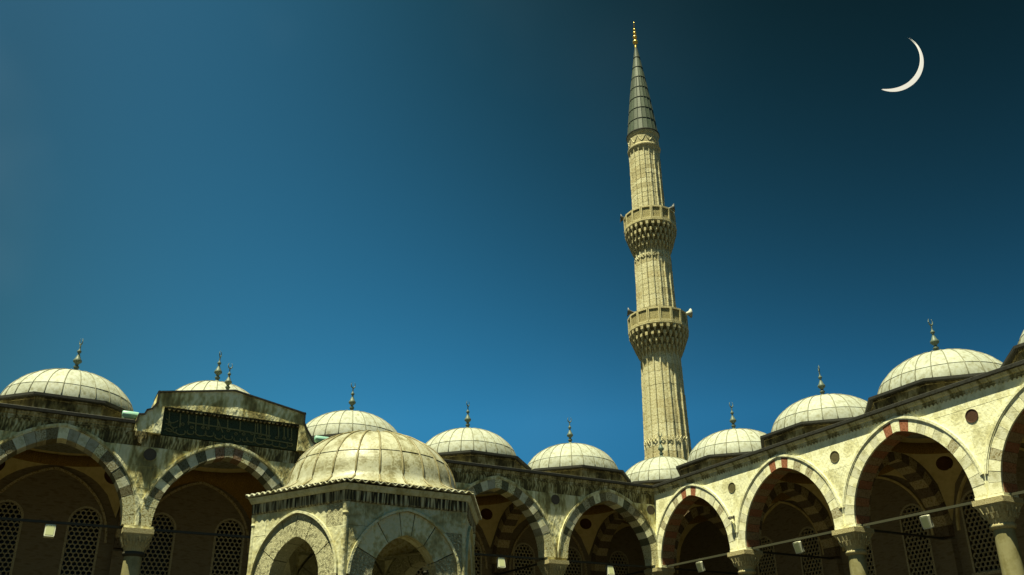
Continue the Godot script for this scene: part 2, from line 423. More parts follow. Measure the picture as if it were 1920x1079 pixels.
func vault_mesh(hx: float, hz: float) -> Array:
	# spherical pendentives between four arches, a painted ring, and a shallow inner dome
	var rho2 := hx * hx + hz * hz
	var r0 := minf(hx, hz)
	var pen := MB.new(true)
	var n := 64; var m := 7
	for k in n:
		var pts := []
		for e in 2:
			var th := TAU * (k + e) / n
			var rb := minf(hx / maxf(absf(cos(th)), 1e-5), hz / maxf(absf(sin(th)), 1e-5))
			var col := []
			for i in m + 1:
				var r := lerpf(rb, r0, i / float(m))
				col.append(Vector3(cos(th) * r, sqrt(maxf(rho2 - r * r, 0.0)), sin(th) * r))
			pts.append(col)
		for i in m:
			var a: Vector3 = pts[0][i]
			if (a - pts[0][i + 1]).length() + (pts[1][i] - pts[1][i + 1]).length() < 1e-4: continue
			pen.quad(pts[0][i], pts[1][i], pts[1][i + 1], pts[0][i + 1], -a)
	var y0 := sqrt(rho2 - r0 * r0)
	var band := MB.new(true)
	band.lathe([Vector2(r0 - 0.02, y0 - 0.02), Vector2(r0 - 0.06, y0 + 0.02), Vector2(r0 - 0.06, y0 + 0.42), Vector2(r0 - 0.02, y0 + 0.46)], 40)
	var cup := MB.new(true)
	var pr := []
	for i in 9:
		var t := PI * 0.5 * i / 8.0
		pr.append(Vector2(cos(t) * r0, y0 + 0.44 + sin(t) * 1.1))
	cup.lathe(pr, 40)
	return [pen.mesh(), band.mesh(), cup.mesh(), y0, r0]

func window_inside(p: Vector2, a: float, y0: float, ys: float, rise: float) -> bool:
	if p.y < y0: return false
	if p.y <= ys: return absf(p.x) < a
	var c := arch_c(a, rise)
	return (Vector2(absf(p.x) + c, p.y - ys)).length() < a + c

var win := {}
func make_window_meshes():
	var a := 0.58; var y0 := 6.15; var ys := 8.70; var rise := 0.62
	var g := MB.new()
	var pitch := 0.205
	var e := pitch / sqrt(3.0)
	var row := 0
	var y := y0 - 0.05
	while y < ys + rise + 0.1:
		var x := -a - pitch + (pitch * 0.5 if row % 2 else 0.0)
		while x < a + pitch:
			var c := Vector2(x, y)
			for k in 3:
				var p := c + Vector2(sin(TAU * k / 6.0), cos(TAU * k / 6.0)) * e
				var q := c + Vector2(sin(TAU * (k + 1) / 6.0), cos(TAU * (k + 1) / 6.0)) * e
				if window_inside((p + q) * 0.5, a, y0, ys, rise):
					var d := (q - p).normalized(); var nn := Vector2(-d.y, d.x) * 0.024
					p -= d * 0.012; q += d * 0.012
					var z0 := 0.0; var z1 := 0.07
					for s in [-1.0, 1.0]:
						var u: Vector2 = p + nn * s; var v: Vector2 = q + nn * s
						g.quad(Vector3(u.x,u.y,z0), Vector3(v.x,v.y,z0), Vector3(v.x,v.y,z1), Vector3(u.x,u.y,z1), Vector3(nn.x * s, nn.y * s, 0))
					g.quad(Vector3(p.x+nn.x,p.y+nn.y,z0), Vector3(q.x+nn.x,q.y+nn.y,z0), Vector3(q.x-nn.x,q.y-nn.y,z0), Vector3(p.x-nn.x,p.y-nn.y,z0), Vector3(0,0,-1))
			x += pitch
		y += pitch * sqrt(3.0) * 0.5
		row += 1
	win.grille = g.mesh()
	var fr := MB.new()
	# surround: two jambs, a sill and a pointed head
	fr.box(Vector3(-a - 0.09, y0, -0.02), Vector3(-a, ys, 0.14))
	fr.box(Vector3(a, y0, -0.02), Vector3(a + 0.09, ys, 0.14))
	fr.box(Vector3(-a - 0.16, y0 - 0.12, -0.06), Vector3(a + 0.16, y0, 0.16))
	win.frame = fr.mesh()
	win.head = ring_mesh(a, rise, 0.0, 0.09, -0.02, 0.14, -1, 1, 16)
	var pn := MB.new()
	var poly := moved(arch_poly(a, rise, 0.0, 8), Vector2(0, ys))
	poly.append(Vector2(a, y0)); poly.append(Vector2(-a, y0))
	pn.prism(poly, 0.0, 0.02)
	win.pane = pn.mesh()
	win.a = a; win.y0 = y0; win.ys = ys; win.rise = rise

func column_meshes() -> Dictionary:
	var sh := MB.new(true)
	sh.lathe([Vector2(0.345, 0.45), Vector2(0.36, 1.5), Vector2(0.345, 4.2), Vector2(0.315, 6.62)], 28)
	var nk := MB.new(true)
	nk.lathe([Vector2(0.31, 6.60), Vector2(0.36, 6.62), Vector2(0.40, 6.68), Vector2(0.395, 6.74), Vector2(0.35, 6.78)], 28)
	# stalactite capital: a round-to-square bell carrying two tiers of small niches
	var cp := MB.new()
	var n := 32
	var lev := [[6.76, 0.0, 0.345], [6.98, 0.25, 0.40], [7.14, 0.55, 0.45], [7.30, 0.85, 0.50], [7.40, 1.0, 0.53]]
	var f := func(l: Array, k: int) -> Vector3:
		var th: float = TAU * k / n
		var c := Vector2(sin(th), cos(th))
		var sq := c / maxf(absf(c.x), absf(c.y))
		var p: Vector2 = c.lerp(sq, l[1]) * l[2]
		return Vector3(p.x, l[0], p.y)
	for i in lev.size() - 1:
		for k in n:
			var a: Vector3 = f.call(lev[i], k); var b: Vector3 = f.call(lev[i], k + 1)
			var c: Vector3 = f.call(lev[i + 1], k + 1); var d: Vector3 = f.call(lev[i + 1], k)
			cp.quad(a, b, c, d, Vector3(a.x + c.x, -0.2, a.z + c.z))
	for tier in 2:
		var l: Array = lev[1 + tier]
		var l2: Array = lev[2 + tier]
		for k in range(tier, n, 2):
			var a: Vector3 = f.call(l, k); var t: Vector3 = f.call(l2, k)
			var o := Vector3(a.x, 0, a.z).normalized()
			var s := o.cross(Vector3.UP) * 0.028
			var top := t + o * 0.05
			var bot := a + o * 0.045 - Vector3.UP * 0.05
			cp.quad(a + s, t + s, top + s, bot + s, s)
			cp.quad(a - s, t - s, top - s, bot - s, -s)
			cp.quad(bot + s, bot - s, top - s, top + s, o)
			cp.quad(a + s, a - s, bot - s, bot + s, -Vector3.UP)
	cp.box(Vector3(-0.545, 7.40, -0.545), Vector3(0.545, 7.58, 0.545))
	var bs := MB.new()
	bs.box(Vector3(-0.5, 0.0, -0.5), Vector3(0.5, 0.2, 0.5))
	bs.lathe([Vector2(0.47, 0.2), Vector2(0.49, 0.28), Vector2(0.42, 0.34), Vector2(0.43, 0.40), Vector2(0.36, 0.46)], 24)
	return {"shaft": sh.mesh(), "necking": nk.mesh(), "capital": cp.mesh(), "base": bs.mesh()}

# cornice swept along s; each profile point is [out, y]; the mitre at the inner corner makes s start at "out"
func sweep(prof: Array, s0: float, s1: float, sg: float, mitre: bool) -> ArrayMesh:
	var mb := MB.new()
	for i in prof.size() - 1:
		var p: Array = prof[i]; var q: Array = prof[i + 1]
		var pa: float = p[0] if mitre else s0
		var qa: float = q[0] if mitre else s0
		var o := Vector3(0, -(q[0] - p[0]), -(q[1] - p[1]))
		mb.quad(Vector3(sg * pa, p[1], -p[0]), Vector3(sg * s1, p[1], -p[0]), Vector3(sg * s1, q[1], -q[0]), Vector3(sg * qa, q[1], -q[0]), o)
	# end caps
	var poly := PackedVector2Array()
	for p in prof: poly.append(Vector2(p[0], p[1]))
	var idx := Geometry2D.triangulate_polygon(poly)
	for e in [s0, s1]:
		if mitre and e == s0: continue
		for k in range(0, idx.size(), 3):
			mb.tri(Vector3(sg * e, poly[idx[k]].y, -poly[idx[k]].x), Vector3(sg * e, poly[idx[k+1]].y, -poly[idx[k+1]].x), Vector3(sg * e, poly[idx[k+2]].y, -poly[idx[k+2]].x), Vector3(sg * (e - (s0 + s1) * 0.5), 0, 0))
	return mb.mesh()

func build_wing(called: String, label: String, basis: Basis, sg: float, cols: Array, gable: int, old: bool, corner: bool):
	var W := node(called, self, Transform3D(basis, Vector3.ZERO))
	tag(W, label, "arcade", "arcades around the courtyard")
	var marble: Array = M.marble_old if old else M.marble
	var nb := cols.size() - 1
	var C := column_meshes()
	var ext: PackedVector2Array = arch_poly(HALF, RISE, RING + 0.004, 18, 0.4)
	var top := 11.24
	var arches: Array = []
	for b in nb:
		arches.append(moved(ext, Vector2((cols[b] + cols[b + 1]) * 0.5, SPRING)))
	# --- columns
	for i in range(0, cols.size()):
		if i == 0 and not corner: continue
		var at := Vector3(sg * cols[i], 0, 0.35)
		var c := put(C.shaft, "column", M.shaft, W, Transform3D(Basis(), at))
		put(C.base, "base", M.capital, c)
		put(C.necking, "necking", M.iron if old else M.capital, c)
		put(C.capital, "capital", M.capital, c)
	# --- arches with their voussoirs
	var nv := 12
	for b in nb:
		var sc: float = (cols[b] + cols[b + 1]) * 0.5
		var hb: float = (cols[b + 1] - cols[b]) * 0.5
		var cc := arch_c(HALF, RISE)
		var g1 := RING + 0.10
		var th0 := acos(minf(1.0, (hb - 0.012 + cc) / (HALF + cc + g1)))
		var q0 := 1.0 - th0 / acos(cc / (HALF + cc + g1))
		var A := put(ring_mesh(HALF, RISE, RING + 0.006, g1, -0.075, 0.10, -q0, q0, 40), "arch", M.marble[1] if not old else M.marble_old[1], W, Transform3D(Basis(), Vector3(sg * sc, SPRING, 0)))
		put(ring_mesh(HALF, RISE, RING - 0.035, RING + 0.004, -0.055, 0.02, -q0, q0, 40), "moulding", M.marble[3] if not old else M.marble_old[3], A)
		for k in range(-nv, nv + 1):
			var qa := (k - 0.5) / (nv + 0.5); var qb := (k + 0.5) / (nv + 0.5)
			if not vou_cache.has(k): vou_cache[k] = voussoir_mesh(HALF, RISE, RING, qa, qb, -0.03, 0.70)
			var m: Material
			var even := posmod(k, 2) == 0
			if old:
				if absi(k) == 1 and b == gable: m = M.vou_red[2]
				elif even: m = M.vou_pale[rng.randi() % 3] if rng.randf() > 0.25 else M.vou_grey[1]
				else: m = M.vou_dark[rng.randi() % 2] if rng.randf() > 0.2 else M.vou_grey[0]
				if absi(k) > 9: m = M.vou_pale[2]
			else:
				if absi(k) == 1: m = M.vou_red[0]
				elif even: m = M.vou_pale[0]
				else: m = M.vou_pale[1] if rng.randf() > 0.25 else M.vou_grey[1]
			put(vou_cache[k], "voussoir", m, A, Transform3D(Basis(), Vector3(0, 0, rng.randf_range(-0.008, 0.006))))
			# the sunlit wing's arches are banded red and pale underneath
			if not old:
				if not vou_cache.has("s%d" % k): vou_cache["s%d" % k] = voussoir_mesh(HALF - 0.012, RISE - 0.014, 0.02, qa, qb, -0.0, 0.72)
				put(vou_cache["s%d" % k], "soffit_stone", (M.soffit_red[2] if not even else M.soffit_red[(k >> 1) & 1]), A, Transform3D(Basis(), Vector3(0, 0, 0.05)))
	# --- spandrel walls of marble blocks on a stone core
	var courses := [7.58, 8.35, 9.12, 9.95, 10.72, top]
	var s_end: float = cols[nb]
	for i in range(0, cols.size()):
		var x0: float = 0.0 if i == 0 else (cols[i - 1] + cols[i]) * 0.5
		var x1: float = s_end if i == nb else (cols[i] + cols[i + 1]) * 0.5
		var core := MB.new()
		var pieces: Array = [rect(x0 + 0.001, 7.58, x1 - 0.001, top)]
		for bb in [i - 1, i]:
			if bb < 0 or bb >= nb: continue
			var nxt: Array = []
			for p in pieces: nxt.append_array(Geometry2D.clip_polygons(p, arches[bb]))
			pieces = nxt
		for p in pieces:
			var q := PackedVector2Array()
			for v in p: q.append(Vector2(sg * v.x, v.y))
			core.prism(q, 0.05, 0.68)
		var wl := put(core.mesh(), "wall", M.wall_core, W)
		for ci in courses.size() - 1:
			var cuts: Array = [x0]
			var ax: float = cols[i]
			if ci >= 2:
				var joints: Array = [ax - 2.1, ax - 0.15, ax + 1.9] if ci % 2 == 0 else [ax - 1.2, ax + 1.1]
				for j in joints:
					if j > x0 + 0.3 and j < x1 - 0.3: cuts.append(j)
			cuts.append(x1)
			for j in cuts.size() - 1:
				var ps: Array = [rect(cuts[j] + 0.003, courses[ci] + 0.003, cuts[j + 1] - 0.003, courses[ci + 1] - 0.003)]
				for bb in [i - 1, i]:
					if bb < 0 or bb >= nb: continue
					var nxt: Array = []
					for p in ps: nxt.append_array(Geometry2D.clip_polygons(p, arches[bb]))
					ps = nxt
				for p in ps:
					var ar := 0.0
					for v in p.size(): ar += p[v].cross(p[(v + 1) % p.size()])
					if absf(ar) < 0.0015: continue
					var q := PackedVector2Array()
					for v in p: q.append(Vector2(sg * v.x, v.y))
					var mb := MB.new()
					mb.prism(q, rng.randf_range(-0.003, 0.003), 0.12)
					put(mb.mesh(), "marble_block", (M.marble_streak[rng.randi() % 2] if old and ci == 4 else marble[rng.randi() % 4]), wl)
		# roundel inlaid over the column
		if i > 0 or old:
			var rd := MB.new(false)
			rd.lathe([Vector2(0.0, 0.0), Vector2(0.205, 0.0), Vector2(0.21, 0.015), Vector2(0.235, 0.02), Vector2(0.235, -0.05)], 28)
			var rm := MB.new(true)
			rm.lathe([Vector2(0.255, -0.03), Vector2(0.255, 0.012), Vector2(0.20, 0.018), Vector2(0.19, -0.0)], 28)
			var face := Basis(Vector3.RIGHT, -PI / 2)
			var mt: Material = M.roundel_old if old else (M.roundel_red if i == 3 else M.roundel)
			var rs: float = cols[i] if i > 0 else 0.27
			var R := put(rd.mesh(), "roundel", mt, W, Transform3D(face, Vector3(sg * rs, 10.43, -0.004)))
	# --- cornice, dentils, lead eave, interrupted by the gable
	var spans: Array = [[0.0, s_end + 0.4]]
	if gable >= 0: spans = [[0.0, 17.62], [24.82, s_end + 0.4]]
	for k in spans.size():
		var sp: Array = spans[k]
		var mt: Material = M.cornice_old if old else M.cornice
		var cn := put(sweep([[-0.3, top], [0.02, top], [0.025, top + 0.045], [0.045, top + 0.06], [0.045, top + 0.13], [0.085, top + 0.17], [0.11, top + 0.24], [0.125, top + 0.25], [0.125, top + 0.285], [-0.3, top + 0.285]], sp[0], sp[1], sg, k == 0), "cornice", mt, W)
		var dn := MB.new()
		var s: float = sp[0] + 0.25
		while s < sp[1] - 0.1:
			var w := 0.045
			# a small pendant tooth under the cornice
			var poly := PackedVector2Array([Vector2(sg * (s - w), top + 0.05), Vector2(sg * (s + w), top + 0.05), Vector2(sg * (s + w), top - 0.02), Vector2(sg * s, top - 0.075), Vector2(sg * (s - w), top - 0.02)])
			dn.prism(poly, -0.035, 0.0)
			s += 0.165
		var dd := put(dn.mesh(), "tooth_frieze", mt, cn)
		dd.set_meta("kind", "stuff")
		put(sweep([[-0.3, top + 0.287], [0.18, top + 0.287], [0.205, top + 0.30], [0.21, top + 0.41], [0.18, top + 0.43], [-0.3, top + 0.50]], sp[0], sp[1], sg, k == 0), "eave", M.fascia, W)
	# --- roof sheet
	var rf := MB.new()
	var r0: float = -6.6 if corner else 0.3
	rf.box(Vector3(minf(sg * r0, sg * s_end), 11.60, 0.25), Vector3(maxf(sg * r0, sg * s_end), 11.72, BACK + 0.7))
	put(rf.mesh(), "roof", M.roof, W)
	# --- vaults, drums, domes
	var bays: Array = []
	if corner: bays.append([-6.0 - 0.35, cols[0] + 0.02])
	for b in nb: bays.append([cols[b], cols[b + 1]])
	var vaults := {}
	for bi in bays.size():
		var b: Array = bays[bi]
		var is_corner := corner and bi == 0
		var hs: float = (b[1] - b[0]) * 0.5 - 0.35
		if is_corner: hs = 2.65
		var sc: float = (b[0] + b[1]) * 0.5
		if is_corner: sc = -3.35
		var key := "%.2f" % hs
		if not vaults.has(key): vaults[key] = vault_mesh(hs, 2.65)
		var V: Array = vaults[key]
		var is_gable: bool = gable >= 0 and bi == gable + 1
		var vt := put(V[0], "vault", M.painted if is_gable else M.plaster, W, Transform3D(Basis(), Vector3(sg * sc, 8.30, 3.35)))
		put(V[1], "painted_band", M.painted, vt)
		put(V[2], "inner_dome", M.plaster, vt)
		# round medallions on the pendentives
		if not is_gable:
			var md := MB.new(true)
			md.lathe([Vector2(0.33, -0.02), Vector2(0.33, 0.012), Vector2(0.0, 0.014)], 24)
			var mm := md.mesh()
			for qx in [-1.0, 1.0]:
				for qz in [-1.0, 1.0]:
					var dir := Vector3(qx * hs, 0, qz * 2.65).normalized()
					var rho := sqrt(hs * hs + 2.65 * 2.65)
					var el := 0.66
					var p := Vector3(dir.x * cos(el), sin(el), dir.z * cos(el)) * (rho - 0.012)
					var nrm := -p.normalized()
					var bs := Basis(Quaternion(Vector3.UP, nrm))
					put(mm, "medallion", M.medallion, vt, Transform3D(bs, p))
		if is_gable:
			add_dome(W, Vector3(sg * (sc + 0.32), 12.6, 3.35), 2.4, 2.2, 24)
		else:
			add_drum(W, Vector3(sg * sc, 11.70, 3.35))
			add_dome(W, Vector3(sg * sc, 12.48, 3.35), 2.54, 1.84, 26, true, rng.randf_range(0, 0.3))
		# --- back wall of the bay with two lattice windows
		var x0: float = b[0]; var x1: float = b[1]
		if is_corner: x0 = -6.6; x1 = cols[0]
		var bw := MB.new()
		var last := x0
		for wc in [sc - 1.5, sc + 1.5]:
			bw.box(Vector3(minf(sg * last, sg * (wc - win.a)), 0, BACK), Vector3(maxf(sg * last, sg * (wc - win.a)), 11.6, BACK + 0.6))
			bw.box(Vector3(sg * wc - win.a, 0, BACK), Vector3(sg * wc + win.a, win.y0, BACK + 0.6))
			var hd: Array = Geometry2D.clip_polygons(rect(sg * wc - win.a, win.ys, sg * wc + win.a, 11.6), moved(arch_poly(win.a, win.rise, 0.0, 8, 0.1), Vector2(sg * wc, win.ys)))
			for p in hd: bw.prism(p, BACK, BACK + 0.6)
			last = wc + win.a
		bw.box(Vector3(minf(sg * last, sg * x1), 0, BACK), Vector3(maxf(sg * last, sg * x1), 11.6, BACK + 0.6))
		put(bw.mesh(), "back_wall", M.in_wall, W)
		for wc in [sc - 1.5, sc + 1.5]:
			var wn := put(win.frame, "window", M.grille, W, Transform3D(Basis(), Vector3(sg * wc, 0, BACK)))
			put(win.head, "window_head", M.grille, wn, Transform3D(Basis(), Vector3(0, win.ys, 0)))
			put(win.grille, "lattice", M.grille, wn, Transform3D(Basis(), Vector3(0, 0, 0.03)))
			put(win.pane, "pane", M.glass, wn, Transform3D(Basis(), Vector3(0, 0, 0.32)))
		# striped wall arch over the windows
		if not is_corner:
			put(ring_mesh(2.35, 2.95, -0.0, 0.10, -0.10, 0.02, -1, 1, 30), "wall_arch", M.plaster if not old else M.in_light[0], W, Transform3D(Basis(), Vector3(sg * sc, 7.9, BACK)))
	if not corner:
		# wall that closes the corner bay on this side
		var cw := MB.new()
		cw.box(Vector3(0.27, 0, BACK), Vector3(BACK, 11.6, BACK + 0.6))
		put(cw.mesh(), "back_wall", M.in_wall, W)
	# --- transverse arches from each column to the back wall
	var turn := Basis(Vector3.UP, PI / 2)   # local x becomes -d, local z becomes s
	for i in range(0, cols.size()):
		var at := Vector3(sg * cols[i], SPRING, 3.35)
		var dia := MB.new()
		var ps: Array = Geometry2D.clip_polygons(rect(-2.66, -0.12, 2.66, 3.88), arch_poly(2.3, 2.95, 0.44, 16, 0.5))
		for p in ps: dia.prism(p, -0.30, 0.30)
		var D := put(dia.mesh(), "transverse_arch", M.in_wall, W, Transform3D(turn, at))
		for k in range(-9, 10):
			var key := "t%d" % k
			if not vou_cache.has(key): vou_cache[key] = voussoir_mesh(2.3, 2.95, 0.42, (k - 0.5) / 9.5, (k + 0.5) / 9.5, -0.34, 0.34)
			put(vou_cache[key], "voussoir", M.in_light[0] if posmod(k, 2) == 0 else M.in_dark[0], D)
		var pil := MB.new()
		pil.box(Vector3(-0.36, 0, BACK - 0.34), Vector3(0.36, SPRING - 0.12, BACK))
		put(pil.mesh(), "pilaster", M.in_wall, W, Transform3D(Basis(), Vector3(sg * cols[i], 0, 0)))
		# iron tie rods
		var rd := MB.new()
		rd.box(Vector3(-0.045, 7.60, 0.35), Vector3(0.045, 7.68, BACK - 0.34))
		put(rd.mesh(), "tie_rod", M.iron, W, Transform3D(Basis(), Vector3(sg * cols[i], 0, 0)))
		if i < nb:
			var rl := MB.new()
			rl.box(Vector3(minf(sg * cols[i], sg * cols[i + 1]), 7.605, 0.31), Vector3(maxf(sg * cols[i], sg * cols[i + 1]), 7.695, 0.39))
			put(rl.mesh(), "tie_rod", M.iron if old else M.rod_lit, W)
		# impost block between capital and arches
		var im := MB.new()
		im.box(Vector3(-0.52, 7.58, -0.035), Vector3(0.52, SPRING, 0.72))
		put(im.mesh(), "impost", marble[0], W, Transform3D(Basis(), Vector3(sg * cols[i], 0, 0)))
	return W

# ---------------------------------------------------------------- gable with inscription over the portal bay
func build_gable(W: Node3D):
	# local frame of the long wing: x = s (towards the left), y, z = depth; outline measured at the face
	var out := PackedVector2Array([Vector2(17.62, 11.25), Vector2(17.72, 11.60), Vector2(17.86, 11.72), Vector2(17.98, 11.95), Vector2(18.12, 12.15), Vector2(18.28, 12.46), Vector2(18.28, 12.89), Vector2(21.27, 13.46), Vector2(24.18, 12.94), Vector2(24.18, 12.47), Vector2(24.32, 12.22), Vector2(24.50, 12.14), Vector2(24.56, 11.97), Vector2(24.76, 11.93), Vector2(24.82, 11.60), Vector2(24.82, 11.25)])
	var hole := rect(18.50, 11.27, 23.86, 12.36)
	# frame pieces round the sunk panel
	var g := node("gable", W)
	var i := 0
	for r in [rect(17.0, 11.2, 18.50, 12.36), rect(23.86, 11.2, 25.0, 12.36), rect(17.0, 12.363, 25.0, 12.62), rect(17.0, 12.623, 20.3, 14.0), rect(20.304, 12.623, 22.6, 14.0), rect(22.604, 12.623, 25.0, 14.0)]:
		for p in Geometry2D.intersect_polygons(out, r):
			var mb := MB.new()
			mb.prism(p, -0.20 + (0.012 if i > 2 else 0.0), 0.9)
			put(mb.mesh(), "stone_block", M.marble_old[[0, 0, 2, 2, 0, 2][i]], g)
		i += 1
	# coping along the top
	var cp := MB.new()
	var edge: Array = []
	for k in range(0, out.size()): edge.append(out[k])
	for k in range(1, out.size() - 2):
		var a: Vector2 = edge[k]; var b: Vector2 = edge[k + 1]
		var d := (b - a).normalized(); var nn := Vector2(d.y, -d.x)
		var a2 := a + nn * 0.002; var b2 := b + nn * 0.002
		cp.prism(PackedVector2Array([a2 - d * 0.0, b2 + d * 0.0, b2 + nn * 0.06 + d * 0.03, a2 + nn * 0.06 - d * 0.03]), -0.26, 1.0)
	put(cp.mesh(), "coping", M.fascia, g)
	# gabled roof behind
	var rfm := MB.new()
	rfm.prism(PackedVector2Array([Vector2(18.3, 11.72), Vector2(24.16, 11.72), Vector2(24.16, 12.92), Vector2(21.27, 13.44), Vector2(18.3, 12.87)]), 0.91, 3.0)
	put(rfm.mesh(), "roof", M.roof, g)
	# inscription panel
	var pn := MB.new()
	pn.prism(hole, -0.03, 0.5)
	var P := put(pn.mesh(), "inscription_panel", M.panel, g)
	P.set_meta("label", "dark green inscription panel with raised calligraphy")
	# scalloped fringe above the panel
	var fr := MB.new()
	var s := 18.56
	while s < 23.8:
		fr.prism(PackedVector2Array([Vector2(s - 0.075, 12.36), Vector2(s + 0.075, 12.36), Vector2(s + 0.075, 12.30), Vector2(s + 0.04, 12.25), Vector2(s, 12.23), Vector2(s - 0.04, 12.25), Vector2(s - 0.075, 12.30)]), -0.19, -0.03)
		s += 0.17
	put(fr.mesh(), "fringe", M.drum, P)
	# calligraphy: tall uprights, long horizontals, bowls and loops as raised strokes
	var cal := MB.new()
	var r2 := RandomNumberGenerator.new(); r2.seed = 77
	var X := func(u: float) -> float: return 23.80 - u * 5.22   # u from the left end as seen from the court
	var Y := func(v: float) -> float: return 11.31 + v * 0.96
	var stroke := func(pts: Array, w: float):
		for k in pts.size() - 1:
			var a := Vector2(X.call(pts[k].x), Y.call(pts[k].y)); var b := Vector2(X.call(pts[k + 1].x), Y.call(pts[k + 1].y))
			var d := (b - a).normalized(); var nn := Vector2(-d.y, d.x) * w * 0.5
			cal.prism(PackedVector2Array([a + nn - d * w * 0.2, b + nn + d * w * 0.2, b - nn + d * w * 0.2, a - nn - d * w * 0.2]), -0.065, -0.03)
	stroke.call([Vector2(0.17, 0.60), Vector2(0.40, 0.565), Vector2(0.62, 0.52), Vector2(0.80, 0.46)], 0.045)
	stroke.call([Vector2(0.70, 0.30), Vector2(0.86, 0.27), Vector2(0.98, 0.24)], 0.04)
	for u in [0.035, 0.115, 0.175, 0.23, 0.285, 0.325, 0.39, 0.465, 0.56, 0.695, 0.72, 0.765, 0.785, 0.86, 0.905, 0.935, 0.965]:
		var b0 := r2.randf_range(0.30, 0.52)
		stroke.call([Vector2(u + 0.004, b0), Vector2(u, 0.70), Vector2(u - 0.004, 0.93)], 0.04)
	stroke.call([Vector2(0.385, 0.90), Vector2(0.41, 0.60), Vector2(0.435, 0.36)], 0.04)
	stroke.call([Vector2(0.675, 0.92), Vector2(0.68, 0.5), Vector2(0.672, 0.10)], 0.04)
	for u in [0.05, 0.13, 0.20, 0.275, 0.34, 0.41, 0.48, 0.55, 0.61, 0.655, 0.725, 0.79, 0.85, 0.91, 0.96]:
		# lower bowls
		var rr := r2.randf_range(0.02, 0.04); var yy := r2.randf_range(0.12, 0.24)
		var pts: Array = []
		for k in 8:
			var t := lerpf(2.6, 6.9, k / 7.0)
			pts.append(Vector2(u + cos(t) * rr, yy + sin(t) * rr * 3.6))
		stroke.call(pts, 0.034)
		# small loop or dot above
		var l: Array = []
		var cx: float = u + r2.randf_range(-0.02, 0.02); var cy := r2.randf_range(0.36, 0.5)
		for k in 7: l.append(Vector2(cx + cos(k * 1.05) * 0.012, cy + sin(k * 1.05) * 0.05))
		stroke.call(l, 0.028)
	for k in 3:
		var pts: Array = []
		for j in 9:
			var t := j / 8.0
			pts.append(Vector2(0.015 + t * 0.085, 0.16 + k * 0.2 + sin(t * 5.0 + k) * 0.075))
		stroke.call(pts, 0.036)
	put(cal.mesh(), "calligraphy", M.gilt, P)
	# scroll corbels below both shoulders
	for e in [[17.85, -1.0], [24.55, 1.0]]:
		var cb := MB.new()
		var x: float = e[0]
		cb.prism(PackedVector2Array([Vector2(x - 0.22, 11.24), Vector2(x + 0.22, 11.24), Vector2(x + 0.20, 11.05), Vector2(x + 0.10, 10.98), Vector2(x + 0.06, 10.80), Vector2(x - 0.06, 10.74), Vector2(x - 0.12, 10.92), Vector2(x - 0.20, 11.02)]), -0.24, 0.0)
		put(cb.mesh(), "corbel", M.drum, g)
	put(FIN, "finial", M.patina, g, Transform3D(Basis(Vector3.UP, 0.3) * Basis.from_scale(Vector3(0.95, 1.25, 0.95)), Vector3(21.5, 13.42, 0.3)))

# ---------------------------------------------------------------- minaret
func fluted_ring(n := 18, count := 18) -> ArrayMesh:
	# one course of the shaft, or the stretch of it that spans "count" flutes
	var mb := MB.new()
	var prof := [[0.0, 0.985], [0.02, 1.0], [0.97, 1.0], [1.0, 0.985]]
	var pts := []
	for k in count:
		var a0 := TAU * k / n
		for e in [[0.0, 1.045], [0.08, 1.038], [0.14, 0.965], [0.5, 0.978], [0.86, 0.965], [0.92, 1.038]]:
			var a: float = a0 + TAU / n * e[0]
			pts.append(Vector2(sin(a), cos(a)) * e[1])
	var ae := TAU * count / n - 0.004
	pts.append(Vector2(sin(ae), cos(ae)) * 1.035)
	for i in prof.size() - 1:
		for k in pts.size() - 1:
			var p: Vector2 = pts[k]; var q: Vector2 = pts[k + 1]
			var y0: float = prof[i][0]; var r0: float = prof[i][1]; var y1: float = prof[i + 1][0]; var r1: float = prof[i + 1][1]
			mb.quad(Vector3(p.x * r0, y0, p.y * r0), Vector3(q.x * r0, y0, q.y * r0), Vector3(q.x * r1, y1, q.y * r1), Vector3(p.x * r1, y1, p.y * r1), Vector3(p.x, 0, p.y))
	return mb.mesh()

func zigzag(r: float, y: float, h: float, n: int) -> ArrayMesh:
	var mb := MB.new()
	for s in [0.0, 1.0]:
		var pts := []
		for k in n * 2:
			var a := TAU * k / (n * 2)
			var up: bool = (k % 2 == 0) != (s > 0.5)
			pts.append(Vector3(sin(a) * r, y + (h if up else 0.0), cos(a) * r))
		mb.tube(pts, 0.026, 4, true)
	return mb.mesh()

